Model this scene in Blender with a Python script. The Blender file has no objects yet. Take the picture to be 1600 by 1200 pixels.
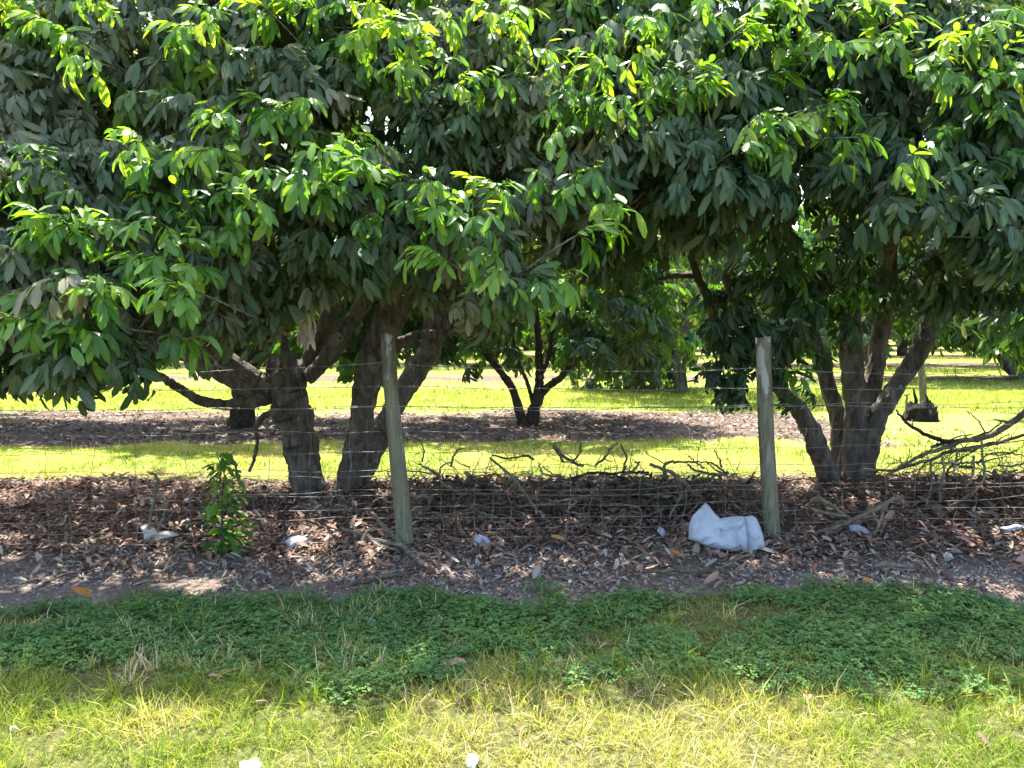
import bpy, math, random
import numpy as np
from mathutils import Vector, Matrix, noise as mnoise

rng = np.random.default_rng(7)
random.seed(7)
S = bpy.context.scene
COL = S.collection
R = math.radians

# ------------------------------------------------------------------ camera
F_PX, CAM_H = 1186.0, 1.55
PITCH = math.atan(100.0 / F_PX)
cam_d = bpy.data.cameras.new('camera')
cam = bpy.data.objects.new('camera', cam_d)
COL.objects.link(cam)
cam_d.sensor_width = 36.0
cam_d.lens = 36.0 * F_PX / 1600.0
cam_d.clip_end = 2000.0
cam_d.clip_start = 0.05
cam.location = (0, 0, CAM_H)
cam.rotation_euler = (math.pi / 2 - PITCH, 0, 0)
S.camera = cam
S.render.resolution_x, S.render.resolution_y = 1024, 768

# ------------------------------------------------------------------ sky, sun, exposure
SUN_EL, SUN_AZ = 62.5, -12.0
w = bpy.data.worlds.new('World')
S.world = w
w.use_nodes = True
nt = w.node_tree
bg = nt.nodes['Background']
sky = nt.nodes.new('ShaderNodeTexSky')
sky.sky_type = 'NISHITA'
sky.sun_disc = False
sky.sun_elevation = R(SUN_EL)
sky.sun_rotation = R(SUN_AZ)
sky.air_density = 1.0
sky.dust_density = 3.0
sky.ozone_density = 0.6
nt.links.new(sky.outputs[0], bg.inputs[0])
bg.inputs[1].default_value = 0.15
sun_d = bpy.data.lights.new('sun', 'SUN')
sun_d.energy = 4.6
sun_d.angle = R(0.53)
sun_d.color = (1.0, 0.95, 0.86)
sun = bpy.data.objects.new('sun', sun_d)
COL.objects.link(sun)
to_sun = Vector((math.sin(R(SUN_AZ)) * math.cos(R(SUN_EL)), math.cos(R(SUN_AZ)) * math.cos(R(SUN_EL)), math.sin(R(SUN_EL))))
sun.rotation_euler = to_sun.to_track_quat('Z', 'Y').to_euler()
sun.location = to_sun * 60
S.view_settings.view_transform = 'Standard'
S.view_settings.look = 'None'
S.view_settings.gamma = 1.0
S.view_settings.exposure = 2.62
S.render.engine = 'CYCLES'
S.cycles.max_bounces = 4
S.cycles.diffuse_bounces = 3
S.cycles.glossy_bounces = 1
S.cycles.transmission_bounces = 3
S.cycles.transparent_max_bounces = 4
S.cycles.use_denoising = True
S.cycles.sample_clamp_indirect = 6.0
S.cycles.caustics_reflective = False
S.cycles.caustics_refractive = False

# ------------------------------------------------------------------ picking points of the place
def at(px, py, Y):
    """world point that a photograph pixel shows at world depth Y"""
    dx, dy = (px - 800.0) / F_PX, (600.0 - py) / F_PX
    c, s = math.cos(PITCH), math.sin(PITCH)
    vy, vz = c + dy * s, -s + dy * c
    return Vector((dx / vy * Y, Y, CAM_H + vz / vy * Y))
def on_ground(px, py, z=0.0):
    dy = (600.0 - py) / F_PX
    c, s = math.cos(PITCH), math.sin(PITCH)
    vy, vz = c + dy * s, -s + dy * c
    return at(px, py, (z - CAM_H) / vz * vy)
def project(P):
    """(n,3) -> px, py"""
    c, s = math.cos(PITCH), math.sin(PITCH)
    y, z = P[:, 1], P[:, 2] - CAM_H
    f = y * c - z * s
    u = y * s + z * c
    return 800 + F_PX * P[:, 0] / f, 600 - F_PX * u / f

def zone(px, far=False):
    cuts = [(0, 'past the left edge of the frame'), (300, 'toward the left edge'), (430, 'just left of the forked trunk'), (600, 'behind the forked trunk'), (770, 'between the leaning post and the V-forked tree'), (900, 'behind the V-forked tree'), (1180, 'between the V-forked tree and the upright post'), (1400, 'behind the five-stemmed tree'), (1600, 'right of the five-stemmed tree'), (9e9, 'past the right edge of the frame')]
    near = [(0, 'past the left edge'), (210, 'left of the torn white plastic'), (310, 'between the torn white plastic and the sapling'), (440, 'at the foot of the sapling'), (600, 'between the sapling and the leaning post'), (720, 'at the foot of the leaning post'), (900, 'right of the leaning post'), (1075, 'left of the white sack'), (1215, 'around the white sack'), (1400, 'under the crossing branches'), (1601, 'near the right edge'), (9e9, 'past the right edge')]
    return next(t for c, t in (cuts if far else near) if px < c)

# ------------------------------------------------------------------ vectorised value noise
_tab = np.random.default_rng(3).random((256, 256))
def noise2(x, y, s=0):
    x = np.asarray(x, float) + 37.7 * s + 1000; y = np.asarray(y, float) + 91.3 * s + 1000
    xi, yi = np.floor(x).astype(int), np.floor(y).astype(int)
    fx, fy = x - xi, y - yi
    fx, fy = fx * fx * (3 - 2 * fx), fy * fy * (3 - 2 * fy)
    g = lambda a, b: _tab[a % 256, b % 256]
    return (g(xi, yi) * (1 - fx) + g(xi + 1, yi) * fx) * (1 - fy) + (g(xi, yi + 1) * (1 - fx) + g(xi + 1, yi + 1) * fx) * fy
def fbm(x, y, s=0, o=3):
    a, t, n = 0.0, 0.0, 1.0
    for k in range(o):
        a = a + noise2(np.asarray(x) * n, np.asarray(y) * n, s + k) / n; t += 1 / n; n *= 2.03
    return a / t
def sstep(a, b, x):
    t = np.clip((np.asarray(x, float) - a) / (b - a), 0, 1)
    return t * t * (3 - 2 * t)

# ------------------------------------------------------------------ mesh helpers
class MB:
    """collects triangles with three per-vertex numbers: tint, young, rib"""
    def __init__(s): s.v, s.f, s.a, s.n = [], [], [], 0
    def add(s, v, f, tint=0.5, young=0.0, rib=0.0):
        v = np.asarray(v, float).reshape(-1, 3); n = len(v)
        a = np.empty((n, 3)); a[:, 0] = tint; a[:, 1] = young; a[:, 2] = rib
        s.v.append(v); s.f.append(np.asarray(f, int).reshape(-1, 3) + s.n); s.a.append(a); s.n += n
    def mesh(s, name, mat, smooth=True):
        m = bpy.data.meshes.new(name)
        if s.n == 0: return m
        v = np.concatenate(s.v); f = np.concatenate(s.f); a = np.concatenate(s.a)
        m.vertices.add(len(v)); m.vertices.foreach_set('co', v.astype(np.float32).ravel())
        m.loops.add(f.size); m.loops.foreach_set('vertex_index', f.astype(np.int32).ravel())
        m.polygons.add(len(f)); m.polygons.foreach_set('loop_start', np.arange(0, f.size, 3, dtype=np.int32))
        m.polygons.foreach_set('use_smooth', np.full(len(f), smooth, dtype=bool))
        at_ = m.attributes.new('lv', 'FLOAT_VECTOR', 'POINT')
        at_.data.foreach_set('vector', a.astype(np.float32).ravel())
        m.update(calc_edges=True)
        m.materials.append(mat)
        return m
    def build(s, name, mat, parent=None, smooth=True):
        return link(name, s.mesh(name, mat, smooth), parent)
def link(name, data, parent=None):
    o = bpy.data.objects.new(name, data); COL.objects.link(o)
    if parent is not None:
        o.parent = parent
        o.matrix_parent_inverse = Matrix.Translation(-parent.location) if parent.rotation_euler[2] == 0 else parent.matrix_basis.inverted()
    return o
def tag(o, label=None, cat=None, group=None, kind=None):
    if label: o['label'] = label
    if cat: o['category'] = cat
    if group: o['group'] = group
    if kind: o['kind'] = kind
    return o
def thing(name, loc, label, cat, group=None):
    o = bpy.data.objects.new(name, None); COL.objects.link(o); o.location = loc
    o.empty_display_size = 0.1
    return tag(o, label, cat, group)

def smooth_path(pts, rad, sub=5):
    """Catmull-Rom through the points, radii interpolated"""
    P = np.array([list(p) for p in pts], float); r = np.array(rad, float)
    if len(P) < 3:
        t = np.linspace(0, 1, sub * 2)[:, None]
        return P[0] * (1 - t) + P[1] * t, r[0] * (1 - t[:, 0]) + r[1] * t[:, 0]
    E = np.vstack([2 * P[0] - P[1], P, 2 * P[-1] - P[-2]])
    out, ro = [], []
    for i in range(len(P) - 1):
        a, b, c, d = E[i:i + 4]
        for t in np.linspace(0, 1, sub, endpoint=False):
            out.append(0.5 * ((2 * b) + (c - a) * t + (2 * a - 5 * b + 4 * c - d) * t * t + (3 * b - a - 3 * c + d) * t ** 3))
            ro.append(r[i] * (1 - t) + r[i + 1] * t)
    out.append(P[-1]); ro.append(r[-1])
    return np.array(out), np.array(ro)
def tube(mb, pts, rad, seg=8, sub=5, wob=0.0, lump=0.0, tint=0.5, seed=0, young=0.0, cap=True):
    P, r = smooth_path(pts, rad, sub)
    if wob:
        g = np.random.default_rng(seed + 11)
        P[1:-1] += g.normal(0, wob, (len(P) - 2, 3))
    n = len(P)
    T = np.gradient(P, axis=0); T /= np.linalg.norm(T, axis=1)[:, None] + 1e-9
    up = np.array([0.31, 0.17, 0.93]) if abs(T[0][2]) < 0.8 else np.array([0.95, 0.2, 0.1])
    rings = []
    ang = np.linspace(0, 2 * math.pi, seg, endpoint=False)
    u = up - T[0] * up.dot(T[0]); u /= np.linalg.norm(u)
    for i in range(n):
        u = u - T[i] * u.dot(T[i]); u /= np.linalg.norm(u) + 1e-9
        v = np.cross(T[i], u)
        k = np.ones(seg)
        if lump:
            k = 1 + lump * (noise2(np.cos(ang) * 1.6 + seed, np.sin(ang) * 1.6 + i * 0.35, seed) - 0.5) * 2
        rings.append(P[i] + (np.cos(ang)[:, None] * u + np.sin(ang)[:, None] * v) * (r[i] * k)[:, None])
    V = np.concatenate(rings + [P[:1], P[-1:]])
    F = []
    for i in range(n - 1):
        for j in range(seg):
            a, b = i * seg + j, i * seg + (j + 1) % seg
            F += [(a, b, b + seg), (a, b + seg, a + seg)]
    if cap:
        for j in range(seg):
            F.append((n * seg, (j + 1) % seg, j)); F.append((n * seg + 1, (n - 1) * seg + j, (n - 1) * seg + (j + 1) % seg))
    mb.add(V, F, tint, young, 0)

# ------------------------------------------------------------------ materials
class NT:
    def __init__(s, name):
        s.m = bpy.data.materials.new(name); s.m.use_nodes = True
        s.t = s.m.node_tree; s.t.nodes.clear()
        s.out = s.n('ShaderNodeOutputMaterial')
    def n(s, typ, **k):
        nd = s.t.nodes.new(typ)
        for a, b in k.items(): setattr(nd, a, b)
        return nd
    def l(s, a, b): s.t.links.new(a, b)
    def val(s, sock, v):
        if hasattr(v, 'is_linked') or hasattr(v, 'links'): s.l(v, sock)
        else: sock.default_value = v
    def math(s, op, a, b=0.5, c=0.5, clamp=False):
        nd = s.n('ShaderNodeMath', operation=op); nd.use_clamp = clamp
        for i, x in enumerate((a, b, c)): s.val(nd.inputs[i], x)
        return nd.outputs[0]
    def mix(s, f, a, b, typ='MIX'):
        nd = s.n('ShaderNodeMix', data_type='RGBA', blend_type=typ)
        s.val(nd.inputs[0], f); s.val(nd.inputs[6], a if not isinstance(a, tuple) else (*a, 1)[:4]); s.val(nd.inputs[7], b if not isinstance(b, tuple) else (*b, 1)[:4])
        return nd.outputs[2]
    def ramp(s, f, stops, interp='LINEAR'):
        nd = s.n('ShaderNodeValToRGB'); cr = nd.color_ramp; cr.interpolation = interp
        while len(cr.elements) < len(stops): cr.elements.new(0.5)
        for e, (p, c) in zip(cr.elements, stops): e.position = p; e.color = (*c, 1)
        s.val(nd.inputs[0], f); return nd.outputs[0]
    def noise(s, scale, detail=3, rough=0.55, vec=None, dist=0.0):
        nd = s.n('ShaderNodeTexNoise'); nd.inputs['Scale'].default_value = scale; nd.inputs['Detail'].default_value = detail
        nd.inputs['Roughness'].default_value = rough; nd.inputs['Distortion'].default_value = dist
        if vec is not None: s.l(vec, nd.inputs['Vector'])
        return nd.outputs[0]
    def pos(s, scale=None, obj=True):
        o = s.n('ShaderNodeTexCoord').outputs['Object'] if obj else s.n('ShaderNodeNewGeometry').outputs['Position']
        if scale is None: return o
        mp = s.n('ShaderNodeMapping'); mp.inputs['Scale'].default_value = scale; s.l(o, mp.inputs['Vector']); return mp.outputs[0]
    def lv(s):
        a = s.n('ShaderNodeAttribute', attribute_name='lv'); sp = s.n('ShaderNodeSeparateXYZ'); s.l(a.outputs['Vector'], sp.inputs[0])
        return sp.outputs
    def princ(s, col, rough=0.8, spec=0.3, bump=None, bump_s=0.5, bump_d=0.01):
        p = s.n('ShaderNodeBsdfPrincipled'); s.val(p.inputs['Base Color'], col if not isinstance(col, tuple) else (*col, 1)[:4])
        s.val(p.inputs['Roughness'], rough); p.inputs['Specular IOR Level'].default_value = spec
        if bump is not None:
            b = s.n('ShaderNodeBump'); b.inputs['Strength'].default_value = bump_s; b.inputs['Distance'].default_value = bump_d
            s.l(bump, b.inputs['Height']); s.l(b.outputs[0], p.inputs['Normal'])
        return p.outputs[0]
    def done(s, sh): s.l(sh, s.out.inputs[0]); return s.m

def leaf_material(name, mature, young, t_m=0.25, t_y=0.5, rough=0.5, spec=1.0, rib=True, tcol=None):
    k = NT(name); tint, yg, rb = k.lv()
    rnd = k.n('ShaderNodeObjectInfo').outputs['Random']
    t2 = k.math('ADD', tint, k.math('MULTIPLY', k.math('SUBTRACT', rnd, 0.5), 0.30), clamp=True)
    c = k.mix(yg, k.ramp(t2, mature), k.ramp(t2, young))
    if rib:
        c = k.mix(k.math('MULTIPLY', k.math('GREATER_THAN', rb, 0.90), 0.16), c, (0.28, 0.32, 0.14))
    df = k.n('ShaderNodeBsdfDiffuse'); k.l(c, df.inputs[0])
    gl = k.n('ShaderNodeBsdfGlossy'); k.l(k.math('SUBTRACT', rough, k.math('MULTIPLY', yg, 0.08)), gl.inputs['Roughness'])
    fc = k.n('ShaderNodeLayerWeight').outputs['Facing']; fr = k.math('ADD', k.math('MULTIPLY', k.math('POWER', fc, 4.0), 0.05), 0.026)
    tr = k.n('ShaderNodeBsdfTranslucent')
    k.l(k.mix(1.0, c, tcol or (2.1, 2.0, 0.55), 'MULTIPLY'), tr.inputs[0])
    mx = k.n('ShaderNodeMixShader'); m2 = k.n('ShaderNodeMixShader')
    f = k.math('ADD', k.math('MULTIPLY', yg, t_y - t_m), t_m)
    k.l(f, mx.inputs[0]); k.l(df.outputs[0], mx.inputs[1]); k.l(tr.outputs[0], mx.inputs[2])
    k.l(k.math('MULTIPLY', fr, spec), m2.inputs[0]); k.l(mx.outputs[0], m2.inputs[1]); k.l(gl.outputs[0], m2.inputs[2]); mx = m2
    return k.done(mx.outputs[0])

M = {}
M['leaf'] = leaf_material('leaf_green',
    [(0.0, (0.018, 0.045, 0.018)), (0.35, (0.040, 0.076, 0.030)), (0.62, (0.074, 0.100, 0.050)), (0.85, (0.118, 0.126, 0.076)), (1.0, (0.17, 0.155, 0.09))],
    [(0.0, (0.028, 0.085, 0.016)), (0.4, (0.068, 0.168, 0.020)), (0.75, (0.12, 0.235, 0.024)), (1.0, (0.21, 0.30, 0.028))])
M['grass'] = leaf_material('grass_blade',
    [(0.0, (0.05, 0.11, 0.018)), (0.35, (0.15, 0.23, 0.028)), (0.6, (0.28, 0.31, 0.055)), (0.8, (0.43, 0.38, 0.17)), (1.0, (0.50, 0.42, 0.27))],
    [(0.0, (0.12, 0.22, 0.02)), (1.0, (0.3, 0.34, 0.06))], t_m=0.35, t_y=0.4, rough=0.55, spec=0.25, rib=False, tcol=(1.5, 1.35, 0.6))
M['weed'] = leaf_material('weed_leaf',
    [(0.0, (0.038, 0.095, 0.032)), (0.5, (0.078, 0.16, 0.050)), (0.85, (0.135, 0.23, 0.060)), (1.0, (0.23, 0.29, 0.075))],
    [(0.0, (0.05, 0.16, 0.02)), (1.0, (0.15, 0.28, 0.04))], t_m=0.3, t_y=0.4, rough=0.6, spec=0.2, rib=False, tcol=(1.7, 1.6, 0.5))
M['litter'] = leaf_material('dry_leaf',
    [(0.0, (0.065, 0.050, 0.042)), (0.3, (0.135, 0.086, 0.066)), (0.5, (0.20, 0.118, 0.088)), (0.66, (0.27, 0.162, 0.12)), (0.8, (0.23, 0.205, 0.17)), (1.0, (0.36, 0.33, 0.28))],
    [(0.0, (0.30, 0.12, 0.025)), (1.0, (0.38, 0.25, 0.05))], t_m=0.06, t_y=0.2, rough=0.62, spec=0.25, tcol=(1.2, 0.9, 0.5))

def bark_material(name, a, b, c, lich=(0.33, 0.33, 0.29), amt=0.5):
    k = NT(name); v = k.pos((1, 1, 0.35), obj=False)
    n1 = k.noise(14, 6, 0.62, v, 0.6); n2 = k.noise(60, 4, 0.7, v); n3 = k.noise(6, 5, 0.65, k.pos(obj=False))
    col = k.ramp(n1, [(0.3, a), (0.5, b), (0.72, c)])
    sp = k.math('GREATER_THAN', k.math('ADD', k.math('MULTIPLY', n3, 0.6), k.math('MULTIPLY', n2, 0.5)), 0.66)
    col = k.mix(k.math('MULTIPLY', sp, amt), col, lich)
    h = k.math('ADD', n1, k.math('MULTIPLY', n2, 0.5))
    fur = k.noise(26, 5, 0.7, k.pos((1, 1, 0.18), obj=False), 0.4); h = k.math('ADD', h, k.math('MULTIPLY', fur, 1.2))
    return k.done(k.princ(col, 0.9, 0.15, h, 1.0, 0.05))
M['bark'] = bark_material('bark', (0.040, 0.034, 0.028), (0.12, 0.104, 0.085), (0.22, 0.20, 0.168), amt=0.7)
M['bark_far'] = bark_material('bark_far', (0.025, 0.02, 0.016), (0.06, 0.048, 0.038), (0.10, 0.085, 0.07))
M['deadwood'] = bark_material('dead_wood', (0.06, 0.046, 0.033), (0.135, 0.112, 0.08), (0.22, 0.195, 0.145), (0.3, 0.285, 0.24), 0.4)
M['palewood'] = bark_material('pale_dead_wood', (0.11, 0.095, 0.065), (0.20, 0.18, 0.125), (0.30, 0.28, 0.21), (0.38, 0.37, 0.31), 0.4)
M['darkwood'] = bark_material('dark_twig', (0.022, 0.016, 0.012), (0.055, 0.042, 0.032), (0.10, 0.08, 0.06), (0.2, 0.19, 0.17), 0.2)
M['redwood'] = bark_material('red_dead_twig', (0.06, 0.03, 0.02), (0.16, 0.075, 0.05), (0.24, 0.13, 0.09), (0.3, 0.2, 0.15), 0.2)
M['char'] = bark_material('charred_stump', (0.006, 0.006, 0.006), (0.018, 0.016, 0.014), (0.04, 0.036, 0.03), (0.06, 0.06, 0.05), 0.1)

def post_material():
    k = NT('weathered_post'); v = k.pos((1, 1, 0.09)); o = k.pos()
    tint, yg, rb = k.lv()
    grain = k.noise(70, 5, 0.6, v); big = k.noise(9, 4, 0.6, k.pos((1, 1, 0.5))); fine = k.noise(90, 4, 0.7, o)
    col = k.ramp(grain, [(0.28, (0.06, 0.052, 0.036)), (0.48, (0.145, 0.135, 0.095)), (0.7, (0.24, 0.225, 0.17))])
    green = k.mix(k.math('MULTIPLY', k.ramp(big, [(0.35, (0, 0, 0)), (0.6, (1, 1, 1))]), 0.45), col, (0.115, 0.12, 0.06))
    # peeling pale lichen / old whitewash, mostly on the upper half
    up = k.math('ADD', k.math('MULTIPLY', tint, 0.17), k.math('ADD', k.math('MULTIPLY', k.noise(13, 4, 0.6, k.pos((1, 1, 0.28)), 0.8), 0.75), k.math('MULTIPLY', fine, 0.18)))
    white = k.ramp(up, [(0.635, (0, 0, 0)), (0.675, (1, 1, 1))])
    brown = k.ramp(k.math('ADD', k.math('MULTIPLY', tint, 0.12), k.math('MULTIPLY', k.noise(10, 4, 0.6, k.pos((1, 1, 0.22))), 0.8)), [(0.47, (0, 0, 0)), (0.56, (1, 1, 1))])
    c = k.mix(k.math('MULTIPLY', brown, 0.7), green, (0.085, 0.062, 0.038))
    c = k.mix(k.math('MULTIPLY', white, 0.8), c, (0.34, 0.335, 0.30))
    h = k.math('ADD', k.math('ADD', grain, k.math('MULTIPLY', fine, 0.3)), k.math('MULTIPLY', white, 0.5))
    return k.done(k.princ(c, 0.88, 0.2, h, 0.8, 0.012))
M['post'] = post_material()

def wire_material():
    k = NT('rusty_wire'); n = k.noise(12, 3, 0.6, k.pos(obj=False))
    c = k.ramp(n, [(0.35, (0.09, 0.06, 0.042)), (0.55, (0.20, 0.175, 0.15)), (0.75, (0.29, 0.275, 0.25))])
    return k.done(k.princ(c, 0.6, 0.4))
M['wire'] = wire_material()

def plastic_material(name, a, b, transl=0.2, rough=0.45, weave=0.0):
    k = NT(name); n = k.noise(7, 4, 0.6, k.pos(obj=False)); f = k.noise(90, 3, 0.6, k.pos(obj=False))
    c = k.mix(k.ramp(n, [(0.42, (0, 0, 0)), (0.7, (1, 1, 1))]), a, b)
    h = k.math('ADD', k.math('MULTIPLY', k.noise(30, 4, 0.6, k.pos(obj=False)), 1.0), k.math('MULTIPLY', f, 0.25))
    p = k.princ(c, rough, 0.4, h, 0.8, 0.02)
    tr = k.n('ShaderNodeBsdfTranslucent'); k.val(tr.inputs[0], (*a, 1))
    mx = k.n('ShaderNodeMixShader'); mx.inputs[0].default_value = transl; k.l(p, mx.inputs[1]); k.l(tr.outputs[0], mx.inputs[2])
    return k.done(mx.outputs[0])
M['sack'] = plastic_material('white_woven_plastic', (0.42, 0.455, 0.51), (0.30, 0.315, 0.33))
M['film'] = plastic_material('dirty_white_plastic', (0.55, 0.52, 0.47), (0.33, 0.27, 0.21))
M['bluefilm'] = plastic_material('pale_blue_plastic', (0.30, 0.34, 0.44), (0.34, 0.36, 0.40), 0.2, 0.35)
M['greenfilm'] = plastic_material('pale_green_plastic', (0.45, 0.62, 0.52), (0.55, 0.65, 0.58), 0.2, 0.3)
def stone_material():
    k = NT('pale_stone'); n = k.noise(9, 5, 0.65, k.pos(obj=False)); f = k.noise(60, 4, 0.65, k.pos(obj=False))
    c = k.ramp(n, [(0.3, (0.36, 0.35, 0.32)), (0.6, (0.60, 0.59, 0.56)), (0.8, (0.70, 0.69, 0.66))])
    return k.done(k.princ(c, 0.85, 0.25, f, 0.7, 0.01))
M['stone'] = stone_material()
def gravel_material():
    k = NT('gravel'); tint, yg, rb = k.lv()
    c = k.ramp(tint, [(0, (0.07, 0.055, 0.045)), (0.5, (0.20, 0.17, 0.14)), (1, (0.42, 0.39, 0.34))])
    return k.done(k.princ(c, 0.9, 0.2))
M['gravel'] = gravel_material()

# ground: soil, litter mould and turf mould meet along ragged bands (numbers per vertex say which)
def ground_material():
    k = NT('orchard_ground'); lit, gr, alley = k.lv()
    p = k.pos(obj=False)
    n1 = k.noise(3.1, 6, 0.62, p); n2 = k.noise(38, 5, 0.65, p); n3 = k.noise(160, 3, 0.6, p)
    soil = k.ramp(n2, [(0.3, (0.09, 0.068, 0.055)), (0.5, (0.16, 0.125, 0.102)), (0.68, (0.24, 0.20, 0.165)), (0.8, (0.36, 0.32, 0.28))])
    mould = k.ramp(n2, [(0.3, (0.035, 0.026, 0.021)), (0.5, (0.090, 0.066, 0.052)), (0.7, (0.16, 0.125, 0.10))])
    turf = k.ramp(k.math('ADD', k.math('MULTIPLY', n2, 0.6), k.math('MULTIPLY', n1, 0.45)), [(0.32, (0.09, 0.13, 0.03)), (0.5, (0.19, 0.24, 0.045)), (0.62, (0.27, 0.29, 0.07)), (0.78, (0.42, 0.36, 0.20))])
    thatch = k.ramp(n2, [(0.3, (0.032, 0.034, 0.014)), (0.5, (0.085, 0.088, 0.030)), (0.7, (0.19, 0.18, 0.07))])
    turf = k.mix(alley, thatch, turf)
    jag = k.math('MULTIPLY', k.math('SUBTRACT', n2, 0.5), 0.7)
    e = lambda x: k.ramp(k.math('ADD', x, jag), [(0.38, (0, 0, 0)), (0.62, (1, 1, 1))])
    c = k.mix(e(lit), soil, mould)
    c = k.mix(e(gr), c, turf)
    h = k.math('ADD', n2, k.math('MULTIPLY', n3, 0.5))
    return k.done(k.princ(c, 0.95, 0.1, h, 0.9, 0.03))
M['ground'] = ground_material()

# ------------------------------------------------------------------ the ground
ROWS = [7.0, 11.2, 20.3, 26.5, 33.0, 39.5, 47.0, 55.0]
def gz(x, y):
    x = np.asarray(x, float); y = np.asarray(y, float)
    z = 0.05 * (fbm(x * 0.5, y * 0.5, 5) - 0.5) + 0.02 * (fbm(x * 2.6, y * 2.6, 8) - 0.5)
    z = z + 0.05 * np.exp(-((y - 6.3) / 0.9) ** 2)
    near = np.exp(-(np.hypot(x, y - 0.0) / 2.0) ** 2)
    return z * (1 - near) * np.clip(60 / (np.abs(y) + 20), 0, 1)
def gz1(x, y): return float(gz(np.array([x]), np.array([y]))[0])
def bands(x, y):
    """litter, grass, dirt share at a place"""
    x = np.asarray(x, float); y = np.asarray(y, float)
    w1 = (fbm(x * 0.7, y * 0.7, 21) - 0.5); w2 = (fbm(x * 2.2, y * 2.2, 25) - 0.5)
    yy = y + 0.5 * w1 + 0.35 * w2
    lit = sstep(4.75, 5.15, yy) * (1 - sstep(7.0, 7.35, yy))
    for i, r in enumerate(ROWS[1:]):
        hw = (1.75, 1.0, 1.5)[min(i, 2)]
        fade = 1 - .75 * sstep(4.2, 5.4, x) if i == 0 else 1.0
        lit = np.maximum(lit, fade * (sstep(r - hw - 0.35, r - hw + 0.3, yy + w1) * (1 - sstep(r + hw - 0.4, r + hw + 0.3, yy - w1))) * (.35 + .9 * fbm(x * 1.1, y * 1.6, 28)))
    # weeds give out further forward on the left, where gravel shows
    edge = 4.16 - 0.42 * sstep(-2.1, -2.9, x) + 0.5 * w1
    front = 1 - sstep(edge - 0.16, edge + 0.18, y + 0.8 * w2)
    grass = np.maximum(front, sstep(7.0, 7.5, yy)) * (1 - lit)
    dirt = np.clip(1 - lit - grass, 0, 1)
    return lit, grass, dirt

def axis(parts):
    o = []
    for a, b, st in parts: o.append(np.arange(a, b, st))
    return np.concatenate(o)
gx = axis([(-420, -60, 30), (-60, -16, 2.0), (-16, -6, 0.3), (-6, 6, 0.1), (6, 16, 0.3), (16, 60, 2.0), (60, 421, 30)])
gy = axis([(-60, -6, 6), (-6, 2.1, 0.6), (1.8, 10, 0.09), (10, 16, 0.14), (16, 34, 0.3), (34, 62, 0.6), (62, 120, 6), (120, 501, 40)])
GX, GY = np.meshgrid(gx, gy)
V = np.stack([GX.ravel(), GY.ravel(), gz(GX.ravel(), GY.ravel())], 1)
nx, ny = len(gx), len(gy)
ii = (np.arange(ny - 1)[:, None] * nx + np.arange(nx - 1)[None]).ravel()
F = np.concatenate([np.stack([ii, ii + 1, ii + nx + 1], 1), np.stack([ii, ii + nx + 1, ii + nx], 1)])
L_, G_, D_ = bands(GX.ravel(), GY.ravel())
mb = MB(); mb.add(V, F, L_, G_, sstep(6, 9, GY.ravel()))
tag(mb.build('ground', M['ground']), 'flat orchard ground of turf, bare soil and leaf mould', 'ground', kind='structure')

# ------------------------------------------------------------------ leaf shapes
def nrm(v): return v / (np.linalg.norm(v) + 1e-9)
def leaflet(p0, d, upv, L, W, curl, fold, lod):
    """returns verts, tris, rib; an elliptic leaflet folded along its midrib, tip curling down"""
    d = nrm(np.asarray(d, float)); s = nrm(np.cross(d, upv)); n = np.cross(s, d)
    def c(t): return np.asarray(p0) + d * (t * L) - n * (curl * L * t * t)
    if lod == 2:
        a, b = c(0.3), c(0.75); V = [c(0), a - s * W * .42, a + s * W * .42, b - s * W * .4, b + s * W * .4, c(1)]
        return np.array(V), [(0, 2, 1), (1, 2, 4), (1, 4, 3), (3, 4, 5)], [0.5, 0, 0, 0, 0, 0.5]
    st = [(0.32, 0.44), (0.76, 0.42)] if lod == 8 else [(0.18, 0.33), (0.52, 0.5), (0.85, 0.36)]
    V, rib = [c(0)], [1.0]
    for t, h in st:
        m = c(t); V += [m - s * W * h + n * fold * W * h, m, m + s * W * h + n * fold * W * h]; rib += [0, 1, 0]
    V.append(c(1)); rib.append(1.0)
    k = len(st); F = [(0, 2, 1), (0, 3, 2)]
    for i in range(k - 1):
        a = 1 + 3 * i
        F += [(a, a + 1, a + 4), (a, a + 4, a + 3), (a + 1, a + 2, a + 5), (a + 1, a + 5, a + 4)]
    a = 1 + 3 * (k - 1); e = len(V) - 1
    F += [(a, a + 1, e), (a + 1, a + 2, e)]
    return np.array(V), F, rib
class Tpl:
    def __init__(s): s.v, s.f, s.rib, s.rnd, s.n = [], [], [], [], 0
    def add(s, v, f, rib, rnd):
        s.v.append(v); s.f.append(np.asarray(f) + s.n); s.rib.append(np.asarray(rib, float)); s.rnd.append(np.full(len(v), rnd)); s.n += len(v)
    def fin(s):
        s.v = np.concatenate(s.v); s.f = np.concatenate(s.f); s.rib = np.concatenate(s.rib); s.rnd = np.concatenate(s.rnd); return s
def rod(t, a, b, r, rnd=0.9):
    a, b = np.asarray(a, float), np.asarray(b, float); d = nrm(b - a); u = nrm(np.cross(d, [0.3, 0.5, 0.81])); w_ = np.cross(d, u)
    V = [p + r * k * (math.cos(q) * u + math.sin(q) * w_) for p, k in ((a, 1), (b, 0.6)) for q in (0, 2.09, 4.19)]
    t.add(np.array(V), [(0, 1, 4), (0, 4, 3), (1, 2, 5), (1, 5, 4), (2, 0, 3), (2, 3, 5)], [0] * 6, rnd)
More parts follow.
